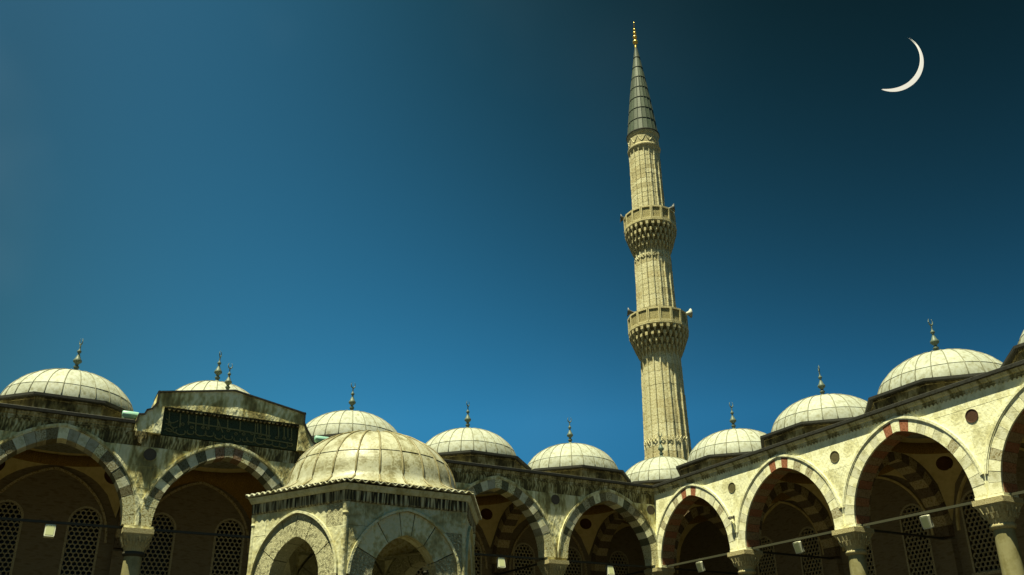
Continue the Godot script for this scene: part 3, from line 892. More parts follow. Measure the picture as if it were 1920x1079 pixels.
func build_minaret(at: Vector3):
	var N := node("minaret", self, Transform3D(Basis(), at))
	tag(N, "tall fluted stone minaret with two balconies and a pointed lead spire", "minaret")
	var bs := MB.new()
	bs.lathe([Vector2(2.4, 0), Vector2(2.4, 9.5), Vector2(1.75, 12.0)], 20)
	put(bs.mesh(), "pedestal", M.minaret[1], N)
	var fl := fluted_ring()
	var blk := fluted_ring(18, 3)
	var ci := 0
	var sections := [[12.0, 24.3, 1.66, 1.345, 0.52], [25.6, 32.4, 1.40, 1.29, 0.46], [34.1, 41.2, 1.22, 1.15, 0.44]]
	for s in sections:
		var y: float = s[0]
		var sh := put(null, "shaft", null, N)
		var core := MB.new(true)
		core.lathe([Vector2(s[2] * 0.95, s[0]), Vector2(s[3] * 0.95, s[1])], 32)
		sh.mesh = core.mesh(); sh.material_override = M.minaret[1]
		while y < s[1] - 0.1:
			var h: float = s[4] * rng.randf_range(0.86, 1.14)
			h = minf(h, s[1] - y)
			var t: float = (y - s[0]) / (s[1] - s[0])
			var r: float = lerpf(s[2], s[3], t) + rng.randf_range(-0.006, 0.006)
			if y < 14.5:
				put(fl, "stone_course", M.minaret[rng.randi() % 4], sh, Transform3D(Basis.from_scale(Vector3(r, h - 0.012, r)), Vector3(0, y, 0)))
			else:
				ci += 1
				for j in 6:
					var rj := r + rng.randf_range(-0.012, 0.012)
					var tone := rng.randi() % 4
					if rng.randf() < 0.45: tone = 0
					put(blk, "stone_block", M.minaret[tone], sh, Transform3D(Basis(Vector3.UP, TAU / 18.0 * (3 * j + (ci % 2) + (ci % 3))) * Basis.from_scale(Vector3(rj, h - 0.014, rj)), Vector3(0, y, 0)))
			y += h
	put(zigzag(1.56, 17.5, 0.34, 18), "zigzag_band", M.minaret[2], N)
	put(zigzag(1.33, 31.55, 0.28, 18), "zigzag_band", M.minaret[2], N)
	for b in [[23.95, 25.85, 1.36, 2.12, 27.05], [32.25, 34.2, 1.29, 1.93, 35.4]]:
		balcony(N, b[0], b[1], b[2], b[3], b[4])
	# collar and eave below the spire
	var col := MB.new()
	col.lathe([Vector2(1.14, 41.00), Vector2(1.20, 41.20), Vector2(1.29, 41.35), Vector2(1.30, 41.45), Vector2(1.20, 41.55), Vector2(1.17, 41.60), Vector2(1.17, 42.40), Vector2(1.24, 42.55), Vector2(1.27, 42.70), Vector2(1.2, 42.72)], 40)
	var cl := put(col.mesh(), "collar", M.minaret[1], N)
	var orn := MB.new()
	var nn := 12
	for k in nn:
		var a := TAU * k / nn
		var pts := []
		for e in [[-0.22, 41.75], [-0.12, 41.92], [-0.05, 42.15], [0.0, 42.30], [0.05, 42.15], [0.12, 41.92], [0.22, 41.75]]:
			var b: float = a + e[0] * 1.15
			pts.append(Vector3(sin(b) * 1.185, e[1], cos(b) * 1.185))
		orn.tube(pts, 0.035, 4)
	put(orn.mesh(), "relief_band", M.minaret[2], cl)
	var sp := MB.new()
	sp.lathe([Vector2(1.1, 42.73), Vector2(1.31, 42.73), Vector2(1.31, 42.80), Vector2(1.2, 42.82)], 48)
	var S := put(sp.mesh(), "spire", M.fascia, N)
	var rows := 8
	var n2 := 20
	for i in rows:
		var y0 := 42.82 + (51.75 - 42.82) * i / rows; var y1 := 42.82 + (51.75 - 42.82) * (i + 1) / rows
		var r0 := lerpf(1.20, 0.09, i / float(rows)); var r1 := lerpf(1.20, 0.09, (i + 1) / float(rows))
		r0 += 0.05 * sin(PI * i / rows); r1 += 0.05 * sin(PI * (i + 1) / rows)
		var m := MB.new()
		m.lathe([Vector2(r0 + 0.018, y0), Vector2(r1 + 0.004, y1)], n2)
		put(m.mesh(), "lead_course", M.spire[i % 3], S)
		var sm := MB.new()
		var pts := []
		for k in n2: pts.append(Vector3(sin(TAU * k / n2) * (r0 + 0.018), y0 + 0.01, cos(TAU * k / n2) * (r0 + 0.018)))
		sm.tube(pts, 0.028, 5, true)
		for k in n2:
			if i > 4 and k % 2: continue
			var d := Vector3(sin(TAU * k / n2), 0, cos(TAU * k / n2))
			sm.tube([d * (r0 + 0.015) + Vector3.UP * y0, d * (r1 + 0.003) + Vector3.UP * y1], 0.030 if i < 5 else 0.018, 5)
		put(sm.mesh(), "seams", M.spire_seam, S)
	var fn := MB.new(true)
	var pr := []
	pr.append(Vector2(0.10, 51.7)); pr.append(Vector2(0.11, 51.95)); pr.append(Vector2(0.07, 52.05))
	for b in [[52.35, 0.24], [52.88, 0.20], [53.32, 0.16], [53.68, 0.13]]:
		for i in 9:
			var t := -PI / 2 + PI * i / 8.0
			pr.append(Vector2(maxf(cos(t) * b[1], 0.05), b[0] + sin(t) * b[1] * 0.85))
	pr.append(Vector2(0.045, 53.9)); pr.append(Vector2(0.0, 54.05))
	fn.lathe(pr, 16)
	var cpts := []; var rr := []
	for i in 13:
		var t := -PI * 0.5 + lerpf(-2.3, 2.3, i / 12.0)
		cpts.append(Vector3(cos(t) * 0.24, 54.25 + sin(t) * 0.24, 0).rotated(Vector3.UP, 0.9))
		rr.append(0.015 + 0.04 * sin(PI * i / 12.0))
	fn.tube(cpts, rr, 6)
	put(fn.mesh(), "finial", M.gold, N)

func balcony(N: Node, y0: float, y1: float, r0: float, r1: float, ytop: float):
	var n := 16
	var B := MB.new()
	B.lathe([Vector2(r1 - 0.5, y1 - 0.06), Vector2(r1, y1 - 0.06), Vector2(r1 + 0.05, y1), Vector2(r1 + 0.05, y1 + 0.09), Vector2(r1 - 0.02, y1 + 0.12), Vector2(r0 * 0.9, y1 + 0.12)], n, Vector3.ZERO, PI / n)
	var b := put(B.mesh(), "balcony", M.balcony, N)
	# corbelled stalactite tiers
	var tiers := 4
	for t in tiers:
		var ya := lerpf(y0, y1 - 0.06, t / float(tiers)); var yb := lerpf(y0, y1 - 0.06, (t + 1) / float(tiers))
		var ra := lerpf(r0, r1, pow(t / float(tiers), 0.85)); var rb := lerpf(r0, r1, pow((t + 1) / float(tiers), 0.85))
		var m := MB.new()
		m.lathe([Vector2(maxf(ra * 0.72, r0 * 0.97), ya), Vector2(maxf(ra * 0.72, r0 * 0.97), ya + (yb - ya) * 0.7), Vector2(rb * 0.95, yb)], n * 2)
		var cnt := 28
		for k in cnt:
			var a := TAU * (k + (0.5 if t % 2 else 0.0)) / cnt
			var d := Vector3(sin(a), 0, cos(a)); var s := d.cross(Vector3.UP) * (PI * rb / cnt * 0.44)
			# a hanging wedge, pointed at its foot
			var foot := d * (ra + (rb - ra) * 0.25) + Vector3.UP * (ya - (yb - ya) * 0.30)
			var tl := d * rb * 1.0 + s + Vector3.UP * yb; var tr := d * rb * 1.0 - s + Vector3.UP * yb
			var ml := d * rb * 1.0 + s + Vector3.UP * lerpf(ya, yb, 0.45); var mr := d * rb * 1.0 - s + Vector3.UP * lerpf(ya, yb, 0.45)
			var bl := d * ra * 0.92 + s * 0.9 + Vector3.UP * yb; var br := d * ra * 0.92 - s * 0.9 + Vector3.UP * yb
			var fb := d * ra * 0.92 + Vector3.UP * ya
			m.quad(tl, tr, mr, ml, d)
			m.tri(ml, mr, foot, d - Vector3.UP * 0.3)
			m.tri(tl, ml, bl, s); m.tri(tr, mr, br, -s)
			m.tri(ml, foot, fb, s); m.tri(ml, fb, bl, s)
			m.tri(mr, foot, fb, -s); m.tri(mr, fb, br, -s)
		put(m.mesh(), "muqarnas_tier", M.muqarnas, b)
	# parapet of framed panels between thin posts
	var hp := ytop - (y1 + 0.12)
	var ap := (r1 - 0.02) * cos(PI / n)
	var w := (r1 - 0.02) * sin(PI / n)
	var fr := MB.new()
	fr.box(Vector3(-w + 0.012, 0, -0.06), Vector3(-w + 0.085, hp, 0.05)); fr.box(Vector3(w - 0.085, 0, -0.06), Vector3(w - 0.012, hp, 0.05))
	fr.box(Vector3(-w + 0.085, hp - 0.12, -0.06), Vector3(w - 0.085, hp, 0.045)); fr.box(Vector3(-w + 0.085, 0, -0.06), Vector3(w - 0.085, 0.13, 0.045))
	var pm := MB.new()
	pm.box(Vector3(-w + 0.085, 0.13, -0.05), Vector3(w - 0.085, hp - 0.12, -0.02))
	var frm := fr.mesh(); var pmm := pm.mesh()
	for k in n:
		var tr := Transform3D(Basis(Vector3.UP, TAU * k / n), Vector3.ZERO)
		tr.origin = tr.basis * Vector3(0, y1 + 0.122, ap)
		put(frm, "parapet_frame", M.balcony, b, tr)
		put(pmm, "parapet_panel", M.balcony_in, b, tr)

func horn(at: Vector3, aim: Vector3, label: String, m: Material):
	var z := aim.normalized()
	var x := Vector3.UP.cross(z).normalized()
	var H := node("horn_loudspeaker", self, Transform3D(Basis(x, z.cross(x), z) * Basis.from_scale(Vector3.ONE * 1.35), at))
	tag(H, label, "loudspeaker", "loudspeakers on the minaret balconies")
	var mb := MB.new(true)
	var t := Basis(Vector3.RIGHT, PI / 2)
	mb.lathe([Vector2(0.0, -0.28), Vector2(0.10, -0.26), Vector2(0.10, -0.12), Vector2(0.05, -0.08), Vector2(0.07, 0.1), Vector2(0.13, 0.24), Vector2(0.26, 0.36), Vector2(0.25, 0.36), Vector2(0.11, 0.22), Vector2(0.0, 0.1)], 20)
	put(mb.mesh(), "horn", m, H, Transform3D(t, Vector3.ZERO))
	var br := MB.new()
	br.box(Vector3(-0.03, -0.75, -0.2), Vector3(0.03, -0.02, -0.14))
	br.box(Vector3(-0.12, -0.06, -0.22), Vector3(0.12, -0.02, -0.12))
	put(br.mesh(), "bracket", M.iron, H)

# ---------------------------------------------------------------- fountain kiosk
func build_fountain(at: Vector3):
	var F := node("fountain_kiosk", self, Transform3D(Basis(), at))
	tag(F, "six-sided domed fountain kiosk of carved marble with scalloped lead eave", "fountain")
	var apo := 2.02
	var hw := apo * tan(PI / 6)
	var spring := 3.68
	var a := 0.62; var rise := 0.77
	var top := 4.96
	for f in 6:
		# face normals at 0, 60, 120 ... from +z
		var th := f * PI / 3
		var bs := Basis(Vector3.UP, th)          # local +z = outward; prisms push from z0 (front) to z1 (back)
		var tr := Transform3D(bs * Basis(Vector3.UP, PI), bs * Vector3(0, 0, apo))
		# after the half turn local z points into the kiosk, local x to the left as seen from outside
		var plain := f == 0 or f == 1   # these faces have plain stones in the middle of the arch
		var stone: Array = M.kiosk
		var wall := node("wall", F, tr)
		# piers down to the floor
		for s in [-1.0, 1.0]:
			var pr := MB.new()
			pr.box(Vector3(minf(s * a, s * (hw - 0.004)), 0.0, 0.0), Vector3(maxf(s * a, s * (hw - 0.004)), spring - 0.14, 0.34))
			put(pr.mesh(), "pier", stone[0], wall)
			var im := MB.new()
			im.box(Vector3(minf(s * (a - 0.03), s * (hw + 0.01)), spring - 0.14, -0.05), Vector3(maxf(s * (a - 0.03), s * (hw + 0.01)), spring - 0.035, 0.36))
			put(im.mesh(), "impost_band", M.iron, wall)
		# arch ring of large stones
		var q := [-1.0, -0.62, -0.24, 0.0, 0.24, 0.62, 1.0] if not plain else [-1.0, -0.70, -0.36, -0.09, 0.09, 0.36, 0.70, 1.0]
		for k in q.size() - 1:
			var e := 0.006
			var poly := PackedVector2Array()
			var n := 8
			for i in n + 1: poly.append(arch_pt(a, rise, lerpf(q[k] + e, q[k + 1] - e, i / float(n)), 0.0) + Vector2(0, spring))
			for i in n + 1: poly.append(arch_pt(a, rise, lerpf(q[k + 1] - e, q[k] + e, i / float(n)), 0.415) + Vector2(0, spring))
			if k == 0:
				poly.append(Vector2(-a - 0.415, spring - 0.035)); poly.append(Vector2(-a, spring - 0.035))
			elif k == q.size() - 2:
				# find the right end and drop it to the impost
				poly = PackedVector2Array()
				for i in n + 1: poly.append(arch_pt(a, rise, lerpf(q[k] + e, q[k + 1], i / float(n)), 0.0) + Vector2(0, spring))
				poly.append(Vector2(a, spring - 0.035)); poly.append(Vector2(a + 0.415, spring - 0.035))
				for i in n + 1: poly.append(arch_pt(a, rise, lerpf(q[k + 1], q[k] + e, i / float(n)), 0.415) + Vector2(0, spring))
			var mb := MB.new()
			mb.prism(poly, rng.randf_range(-0.006, 0.004), 0.34)
			var outer := k == 0 or k == q.size() - 2
			put(mb.mesh(), "voussoir", (M.kiosk_carved if (not plain or outer) else stone[k % 3]), wall)
		put(ring_mesh(a, rise, 0.42, 0.465, -0.05, 0.2, -0.985, 0.985, 36), "moulding", stone[0], wall, Transform3D(Basis(), Vector3(0, spring, 0)))
		# spandrel blocks
		var cut: PackedVector2Array = moved(arch_poly(a, rise, 0.468, 16, 0.5), Vector2(0, spring))
		var hh := hw - 0.002
		for r in [rect(-hh, spring - 0.03, -0.02, 4.545), rect(0.02, spring - 0.03, hh, 4.545), rect(-hh, 4.551, -0.72, top), rect(-0.714, 4.551, 0.80, top), rect(0.806, 4.551, hh, top)]:
			for p in Geometry2D.clip_polygons(r, cut):
				var ar := 0.0
				for v in p.size(): ar += p[v].cross(p[(v + 1) % p.size()])
				if absf(ar) < 0.004: continue
				var mb := MB.new()
				mb.prism(p, rng.randf_range(-0.003, 0.003), 0.34)
				put(mb.mesh(), "stone_block", (stone[rng.randi() % 3] if rng.randf() > 0.35 else M.kiosk_carved), wall)
	# corner pilaster strips with a carved head
	for f in 6:
		var th := f * PI / 3 + PI / 6
		var d := Vector3(sin(th), 0, cos(th))
		var rr := apo / cos(PI / 6)
		var cp := MB.new()
		cp.lathe([Vector2(0.05, 0.0), Vector2(0.05, 4.72), Vector2(0.065, 4.76), Vector2(0.055, 4.80), Vector2(0.075, 4.955)], 12, d * (rr - 0.035))
		put(cp.mesh(), "corner_shaft", M.kiosk[0], F)
	# frieze and cornice (hexagonal sweeps)
	var k6 := 1.0 / cos(PI / 6)
	var fz := MB.new()
	fz.lathe([Vector2((apo - 0.3) * k6, top + 0.002), Vector2((apo + 0.02) * k6, top + 0.002), Vector2((apo + 0.035) * k6, top + 0.03), Vector2((apo + 0.045) * k6, top + 0.20), Vector2((apo - 0.3) * k6, top + 0.20)], 6, Vector3.ZERO, PI / 6)
	put(fz.mesh(), "frieze", M.frieze, F)
	var cn := MB.new()
	cn.lathe([Vector2((apo - 0.3) * k6, top + 0.203), Vector2((apo + 0.06) * k6, top + 0.203), Vector2((apo + 0.09) * k6, top + 0.25), Vector2((apo + 0.11) * k6, top + 0.31), Vector2((apo - 0.3) * k6, top + 0.32)], 6, Vector3.ZERO, PI / 6)
	put(cn.mesh(), "cornice", M.kiosk[0], F)
	# roof: ribbed lead dome flaring out to the scalloped hexagonal eave
	var eave_y := top + 0.365
	var ap2 := apo + 0.135
	var prof := func(t: float, th: float) -> Vector3:
		# t 0 = eave, 1 = apex
		var local := fposmod(th + PI / 6, PI / 3) - PI / 6
		var rh := ap2 / cos(local)
		var r: float; var y: float
		var rd := 1.72
		if t < 0.16:
			var u := t / 0.16
			r = lerpf(rh, rd, u)
			y = eave_y + 0.02 + 0.25 * u * u
		else:
			var u := (t - 0.16) / 0.84
			var ph := u * PI * 0.5
			r = rd * pow(cos(ph), 0.92)
			y = eave_y + 0.27 + 1.235 * sin(ph)
		return Vector3(sin(th) * r, y, cos(th) * r)
	var ribs := 24
	var shell := MB.new(true)
	for k in 48:
		for i in 24:
			var a0 := TAU * k / 48.0; var a1 := TAU * (k + 1) / 48.0
			var t0 := i / 24.0 * 0.995; var t1 := (i + 1) / 24.0 * 0.995
			var dn := Vector3.UP * 0.03
			shell.quad(prof.call(t0, a0) - dn, prof.call(t0, a1) - dn, prof.call(t1, a1) - dn, prof.call(t1, a0) - dn, Vector3(sin(a0), 0.6, cos(a0)))
	var D := put(shell.mesh(), "dome", M.seam_old, F)
	var rows := [[0.0, 0.40], [0.40, 0.985]]
	for k in ribs:
		for ri in 2:
			var mb := MB.new(true)
			var st := 8
			var t0: float = rows[ri][0]; var t1: float = rows[ri][1] + rng.randf_range(-0.012, 0.012) * (1 - ri)
			if ri == 1: t0 += rng.randf_range(-0.012, 0.012)
			var ac := TAU * (k + 0.5) / ribs
			for j in 3:
				var a0 := TAU * (k + 0.012 + 0.976 * j / 3.0) / ribs; var a1 := TAU * (k + 0.012 + 0.976 * (j + 1) / 3.0) / ribs
				for i in st:
					var u0 := lerpf(t0, t1, i / float(st)); var u1 := lerpf(t0, t1, (i + 1) / float(st))
					# upper sheet laps over the lower one
					var l0 := 1.0 + (0.008 * (1.0 - i / float(st)) if ri == 1 else 0.0)
					var l1 := 1.0 + (0.008 * (1.0 - (i + 1) / float(st)) if ri == 1 else 0.0)
					var c0 := Vector3(l0, 1, l0); var c1 := Vector3(l1, 1, l1)
					mb.quad(prof.call(u0, a0) * c0, prof.call(u0, a1) * c0, prof.call(u1, a1) * c1, prof.call(u1, a0) * c1, Vector3(sin(ac), 0.7, cos(ac)))
			put(mb.mesh(), "lead_sheet", M.lead_old[rng.randi() % 3], D)
		var rl := MB.new(true)
		var pts := []
		for i in 25: pts.append(prof.call(lerpf(0.03, 0.985, i / 24.0), TAU * k / ribs) + Vector3.UP * 0.008)
		rl.tube(pts, 0.022, 6)
		put(rl.mesh(), "lead_roll", M.seam_old, D)
	var cap := MB.new(true)
	cap.lathe([Vector2(0.14, eave_y + 1.49), Vector2(0.10, eave_y + 1.515), Vector2(0.0, eave_y + 1.525)], 16)
	put(cap.mesh(), "cap", M.lead_old[0], D)
	# scalloped lead edge
	for f in 6:
		var th := f * PI / 3
		var bs := Basis(Vector3.UP, th)
		var mb := MB.new(true)
		var L := ap2 * tan(PI / 6) + 0.02
		var n := 144
		var wave := func(x: float) -> float: return 0.022 * sin(x * TAU / 0.142)
		for i in n:
			var xa := lerpf(-L, L, i / float(n)); var xb := lerpf(-L, L, (i + 1) / float(n))
			var ya: float = eave_y + wave.call(xa); var yb: float = eave_y + wave.call(xb)
			var zo := ap2 + 0.03; var zi := ap2 - 0.22
			mb.quad(Vector3(xa, ya, zo), Vector3(xb, yb, zo), Vector3(xb * 0.9, eave_y + 0.035, zi), Vector3(xa * 0.9, eave_y + 0.035, zi), Vector3.UP)
			mb.quad(Vector3(xa, ya - 0.028, zo), Vector3(xb, yb - 0.028, zo), Vector3(xb * 0.9, eave_y + 0.005, zi), Vector3(xa * 0.9, eave_y + 0.005, zi), -Vector3.UP)
			mb.quad(Vector3(xa, ya, zo), Vector3(xb, yb, zo), Vector3(xb, yb - 0.028, zo), Vector3(xa, ya - 0.028, zo), Vector3(0, 0, 1))
		put(mb.mesh(), "scalloped_eave", M.lead_old[0], F, Transform3D(bs, Vector3.ZERO))
	# inner vault keeps the inside in real shade
	var iv := MB.new(true)
	var pr2 := []
	for i in 9:
		var t := PI * 0.5 * i / 8.0
		pr2.append(Vector2(cos(t) * 1.72, 4.6 + sin(t) * 0.8))
	iv.lathe(pr2, 32)
	iv.lathe([Vector2(1.72, 4.6), Vector2(1.95, 4.6)], 6, Vector3.ZERO, PI / 6)
	put(iv.mesh(), "inner_vault", M.vault_stone, F)
	# basin under the dome
	var bsn := MB.new(true)
	bsn.lathe([Vector2(1.1, 0), Vector2(1.15, 1.1), Vector2(1.25, 1.2), Vector2(1.05, 1.2), Vector2(1.0, 0.5), Vector2(0.0, 0.5)], 24)
	put(bsn.mesh(), "basin", M.kiosk[1], F)

# ---------------------------------------------------------------- small things
func floodlight(at: Vector3, turn: float, tilt: float, label: String):
	var L := node("floodlight", self, Transform3D(Basis(Vector3.UP, turn), at))
	tag(L, label, "floodlight", "floodlights hung from the tie rods")
	var b := MB.new()
	var t := Basis(Vector3.RIGHT, tilt)
	b.prism(PackedVector2Array([Vector2(-0.15, -0.23), Vector2(0.15, -0.23), Vector2(0.17, -0.2), Vector2(0.17, 0.2), Vector2(0.15, 0.23), Vector2(-0.15, 0.23), Vector2(-0.17, 0.2), Vector2(-0.17, -0.2)]), 0.09, -0.07)
	put(b.mesh(), "housing", M.lamp, L, Transform3D(t, Vector3(0, -0.28, 0)))
	var g := MB.new()
	g.box(Vector3(-0.13, -0.18, 0.091), Vector3(0.13, 0.18, 0.098))
	put(g.mesh(), "lens", M.lamp_glass, L, Transform3D(t, Vector3(0, -0.28, 0)))
	var k := MB.new()
	k.box(Vector3(-0.02, -0.14, -0.02), Vector3(0.02, 0.12, 0.02))
	k.box(Vector3(-0.19, -0.32, -0.015), Vector3(-0.172, -0.08, 0.015)); k.box(Vector3(0.172, -0.32, -0.015), Vector3(0.19, -0.08, 0.015))
	k.box(Vector3(-0.19, -0.08, -0.015), Vector3(0.19, -0.06, 0.015))
	put(k.mesh(), "bracket", M.iron, L)

func wall_lamp(at: Vector3, label: String):
	var L := node("wall_lamp", self, Transform3D(Basis(Vector3.UP, -PI / 2), at))
	tag(L, label, "lamp")
	var b := MB.new(true)
	b.lathe([Vector2(0.13, -0.02), Vector2(0.135, 0.0), Vector2(0.10, 0.05), Vector2(0.03, 0.08), Vector2(0.0, 0.082)], 16)
	put(b.mesh(), "shade", M.iron, L, Transform3D(Basis(Vector3.RIGHT, 0.25), Vector3(0, 0, 0.2)))
	var g := MB.new(true)
	g.lathe([Vector2(0.0, -0.09), Vector2(0.07, -0.075), Vector2(0.11, -0.025)], 16)
	put(g.mesh(), "globe", M.lamp, L, Transform3D(Basis(Vector3.RIGHT, 0.25), Vector3(0, 0, 0.2)))
	var k := MB.new()
	k.box(Vector3(-0.015, 0.04, 0.0), Vector3(0.015, 0.07, 0.2))
	k.box(Vector3(-0.05, -0.02, 0.0), Vector3(0.05, 0.12, 0.02))
	put(k.mesh(), "arm", M.iron, L)

func roof_light(at: Vector3, label: String):
	var L := node("roof_floodlight", self, Transform3D(Basis(), at))
	tag(L, label, "floodlight", "floodlights on the roof beside the gable")
	var b := MB.new(true)
	b.lathe([Vector2(0.0, -0.3), Vector2(0.13, -0.3), Vector2(0.15, -0.26), Vector2(0.15, 0.26), Vector2(0.13, 0.3), Vector2(0.0, 0.3)], 18)
	put(b.mesh(), "housing", M.teal, L, Transform3D(Basis(Vector3.FORWARD, PI / 2), Vector3(0, 0.25, 0)))
	var s := MB.new()
	s.box(Vector3(-0.2, 0.0, -0.05), Vector3(-0.16, 0.22, 0.05)); s.box(Vector3(0.16, 0.0, -0.05), Vector3(0.2, 0.22, 0.05)); s.box(Vector3(-0.2, -0.02, -0.08), Vector3(0.2, 0.0, 0.08))
	put(s.mesh(), "stand", M.iron, L)

func build_moon():
	var dir := Vector3(0.68, 0.59, -0.43)
	var cam: Camera3D = get_node("camera")
	# direction of the crescent's chord middle, from the same lens as the camera below
	dir = moon_dir
	var dist := 1500.0
	var k := dist * moon_scale            # metres per photo pixel at that distance
	var at := cam.position + dir * dist
	var o := MB.new(true)
	var half := 54.3 * k
	var axis := Vector2(0.892, -0.451)    # towards the bulge (right and down)
	var ch := Vector2(0.451, 0.892)
	var arc := func(sag: float, u: float) -> Vector2:
		# point on the arc through both tips with the given sagitta, u from -1 to 1 along the arc
		var r := (half * half + sag * sag) / (2.0 * sag)
		var cx := sag - r
		var am := asin(clampf(half / r, -1, 1)); if sag > r: am = PI - am
		var t := u * am
		return axis * (cx + r * cos(t)) + ch * (r * sin(t))
	var n := 40
	var R := 56.0 * k
	for i in n:
		var u0 := lerpf(-1, 1, i / float(n)); var u1 := lerpf(-1, 1, (i + 1) / float(n))
		var m := 4
		for j in m:
			var P := []
			for e in [[u0, j], [u1, j], [u1, j + 1], [u0, j + 1]]:
				var w: float = e[1] / float(m)
				var p: Vector2 = (arc.call(41.5 * k, e[0]) as Vector2).lerp(arc.call(52.0 * k, e[0]), w)
				P.append([p, sqrt(maxf(R * R - p.length_squared(), 0.0)) * 0.5])
			var v := []
			for q in P: v.append(Vector3(q[0].x, q[0].y, q[1]))
			o.quad(v[0], v[1], v[2], v[3], Vector3(0, 0, 1))
			var v2 := []
			for q in P: v2.append(Vector3(q[0].x, q[0].y, q[1] - 3.0 * k))
			o.quad(v2[0], v2[1], v2[2], v2[3], Vector3(0, 0, -1))
	var m := StandardMaterial3D.new()
	m.albedo_color = Color(0.5, 0.5, 0.45)
	m.roughness = 1.0
	m.emission_enabled = true
	m.emission = Color(0.93, 0.91, 0.83)
	m.emission_energy_multiplier = 0.41
	var mo := put(o.mesh(), "crescent_moon", m, self, Transform3D(Basis(cam.basis.x, cam.basis.y, cam.basis.z), at))
	tag(mo, "thin pale crescent moon shining in the dark blue sky", "moon")

var moon_dir: Vector3
var moon_scale: float

func make_sky() -> Sky:
	# clear air: brighter low down and towards the sun's side, with faint haze; values are linear radiance
	var w := 512; var h := 256
	var im := Image.create(w, h, false, Image.FORMAT_RGBF)
	var hz := FastNoiseLite.new(); hz.seed = 5; hz.frequency = 2.2; hz.fractal_octaves = 4
	var K := [[-2.984, -3.037, -2.911, 4.238, -2.317, 3.493], [-2.052, -2.384, -5.512, 5.363, -3.668, 2.813], [-2.196, -1.036, -7.064, 6.814, -4.28, 2.046]]
	var saz := deg_to_rad(-105.6)
	for j in h:
		var el := PI * 0.5 - PI * (j + 0.5) / h
		var e := clampf(el, 0.30, 0.78)
		for i in w:
			var u := (i + 0.5) / w
			# Godot's panorama: u = 0 looks to -z, growing to the right (+x)
			var az := u * TAU
			var c := clampf(cos(az - saz), -1.0, -0.15)
			var d := Vector3(sin(az) * cos(el), sin(el), -cos(az) * cos(el))
			var cloud := maxf(0.0, hz.get_noise_3dv(d * 1.2) ) * 0.045 * clampf(1.0 + c * 1.1, 0.0, 1.0)
			var r := exp(K[0][0] + K[0][1] * e + K[0][2] * c + K[0][3] * e * c + K[0][4] * c * c + K[0][5] * e * e) + cloud * 1.2
			var g := exp(K[1][0] + K[1][1] * e + K[1][2] * c + K[1][3] * e * c + K[1][4] * c * c + K[1][5] * e * e) + cloud * 1.5
			var b := exp(K[2][0] + K[2][1] * e + K[2][2] * c + K[2][3] * e * c + K[2][4] * c * c + K[2][5] * e * e) + cloud * 1.6
			im.set_pixel(i, j, Color(r, g, b))
	var pm := PanoramaSkyMaterial.new()
	pm.panorama = ImageTexture.create_from_image(im)
	var s := Sky.new()
	s.sky_material = pm
	return s

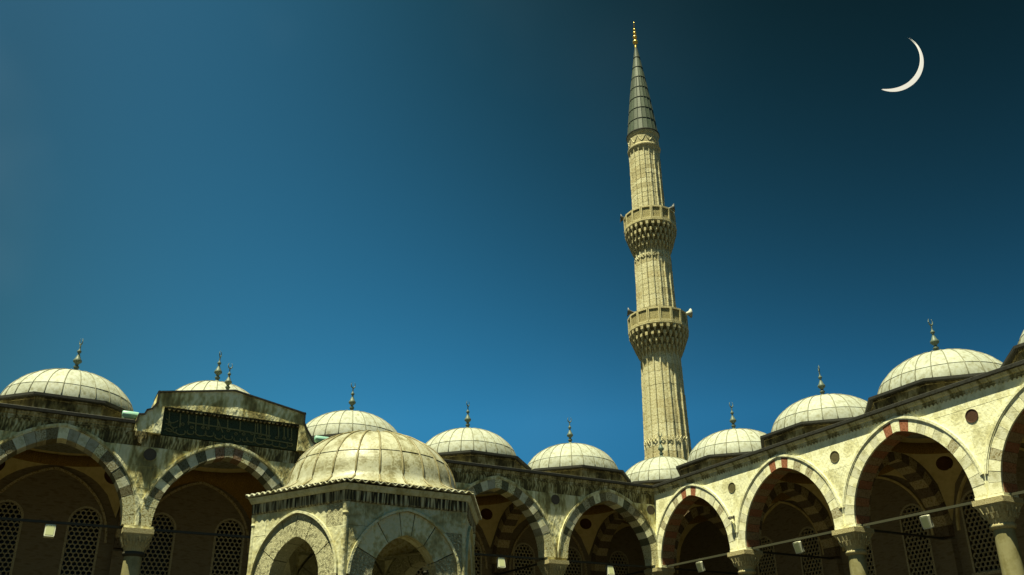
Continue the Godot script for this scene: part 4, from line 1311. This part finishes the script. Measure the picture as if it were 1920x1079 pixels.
func _ready():
	rng.seed = 2024
	# --- camera (solved from the arcade's bays: lens 1617 px for a 1920 px wide picture, lens axis below the frame's middle)
	var f := 1616.95
	var pitch := 0.3936; var yaw := 0.4965; var roll := -0.0081
	var cam := Camera3D.new()
	cam.name = "camera"
	add_child(cam)
	var fw := Vector3(sin(yaw) * cos(pitch), sin(pitch), -cos(yaw) * cos(pitch))
	var rt := Vector3(cos(yaw), 0, sin(yaw))
	var up := rt.cross(fw)
	var rt2 := (rt * cos(roll) + up * sin(roll)).normalized()
	var up2 := rt2.cross(fw).normalized()
	cam.transform = Transform3D(Basis(rt2, up2, -fw), Vector3(-27.22, 1.6, 35.01))
	cam.projection = Camera3D.PROJECTION_FRUSTUM
	cam.near = 0.1
	cam.far = 5000.0
	cam.size = cam.near * 1079.0 / f
	cam.frustum_offset = Vector2((960.0 - 957.96) / f, (641.85 - 539.5) / f) * cam.near
	cam.current = true
	var mv := fw * f + rt2 * (1675.5 - 957.96) + up2 * (641.85 - 120.5)
	moon_dir = mv.normalized()
	moon_scale = 1.0 / mv.length()
	# --- sky, sun, exposure
	var env := Environment.new()
	env.background_mode = Environment.BG_SKY
	env.sky = make_sky()
	env.background_energy_multiplier = 0.4255
	env.tonemap_mode = Environment.TONE_MAPPER_LINEAR
	env.tonemap_exposure = 2.35
	env.sdfgi_enabled = true
	env.ssao_enabled = true
	env.ssil_enabled = true
	var we := WorldEnvironment.new()
	we.name = "world_environment"
	we.environment = env
	add_child(we)
	var sun := DirectionalLight3D.new()
	sun.name = "sun"
	sun.light_energy = 1.6
	sun.light_color = Color(1.0, 0.985, 0.82)
	sun.light_angular_distance = 0.5
	sun.shadow_enabled = true
	add_child(sun)
	sun.look_at_from_position(Vector3(-1.0, 3.0, 0.33) * 100.0, Vector3.ZERO)
	make_materials()
	make_window_meshes()
	FIN = finial_mesh(1.15)
	# --- ground
	var gm := PlaneMesh.new()
	gm.size = Vector2(3000, 3000)
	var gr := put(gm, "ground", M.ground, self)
	gr.set_meta("kind", "structure")
	# --- arcades
	var lw: Array = [-0.27, 5.91, 12.08, 18.26, 24.10, 30.28, 36.45, 42.63]
	var W: Node3D = build_wing("gabled_arcade", "weathered domed arcade with an inscribed gable over its portal bay", Basis(Vector3(-1,0,0), Vector3(0,1,0), Vector3(0,0,-1)), 1.0, lw, 3, true, true)
	build_gable(W)
	var rw: Array = [-0.27, 5.73, 11.73, 17.73, 23.73, 29.73]
	build_wing("sunlit_arcade", "sunlit pale marble domed arcade with red keystones at right angles to the gabled one", Basis(Vector3(0,0,-1), Vector3(0,1,0), Vector3(1,0,0)), -1.0, rw, -1, false, false)
	build_minaret(Vector3(9.28, 0, -10.07))
	build_fountain(Vector3(-21.39, -0.07, 18.19))
	# --- small things
	floodlight(Vector3(-27.0, 7.60, -0.30), 0.0, -0.25, "white floodlight under the tie rod of the arch left of the gable")
	floodlight(Vector3(-8.7, 7.60, -0.30), 0.0, -0.25, "white floodlight under the tie rod of the weathered arch beside the fountain")
	floodlight(Vector3(-2.75, 7.60, -0.30), 0.0, -0.25, "white floodlight under the tie rod of the weathered arch next to the inner corner")
	floodlight(Vector3(0.34, 7.60, 2.7), -PI / 2, 0.3, "pale floodlight under the tie rod of the first sunlit arch from the inner corner")
	floodlight(Vector3(0.34, 7.60, 8.9), -PI / 2, 0.3, "pale floodlight under the tie rod of the second sunlit arch from the inner corner")
	floodlight(Vector3(0.34, 7.60, 15.0), -PI / 2, 0.3, "pale floodlight under the tie rod of the third sunlit arch from the inner corner")
	roof_light(Vector3(-25.0, 11.74, -0.35), "turquoise cylinder floodlight on the eave beside the large left dome")
	roof_light(Vector3(-17.35, 11.74, -0.35), "turquoise cylinder floodlight on the eave between gable and fountain dome")
	wall_lamp(Vector3(-0.01, 9.05, 5.66), "small dark-shaded lamp fixed to the sunlit marble above the first free column")
	horn(Vector3(10.35, 36.0, -9.1), Vector3(1, 0.1, 0.75), "dark horn loudspeaker on the upper balcony, on the side towards the moon", M.horn)
	horn(Vector3(8.0, 35.6, -11.2), Vector3(-1, 0.1, -0.6), "small dark horn loudspeaker low behind the upper balcony parapet", M.horn)
	horn(Vector3(7.95, 27.6, -11.0), Vector3(-1, 0.2, -0.7), "dark horn loudspeaker on the lower balcony, turned out over the arcade roofs", M.horn)
	horn(Vector3(10.75, 27.2, -8.8), Vector3(1, 0.15, 0.4), "pale horn loudspeaker on the lower balcony", M.horn_pale)
	build_moon()
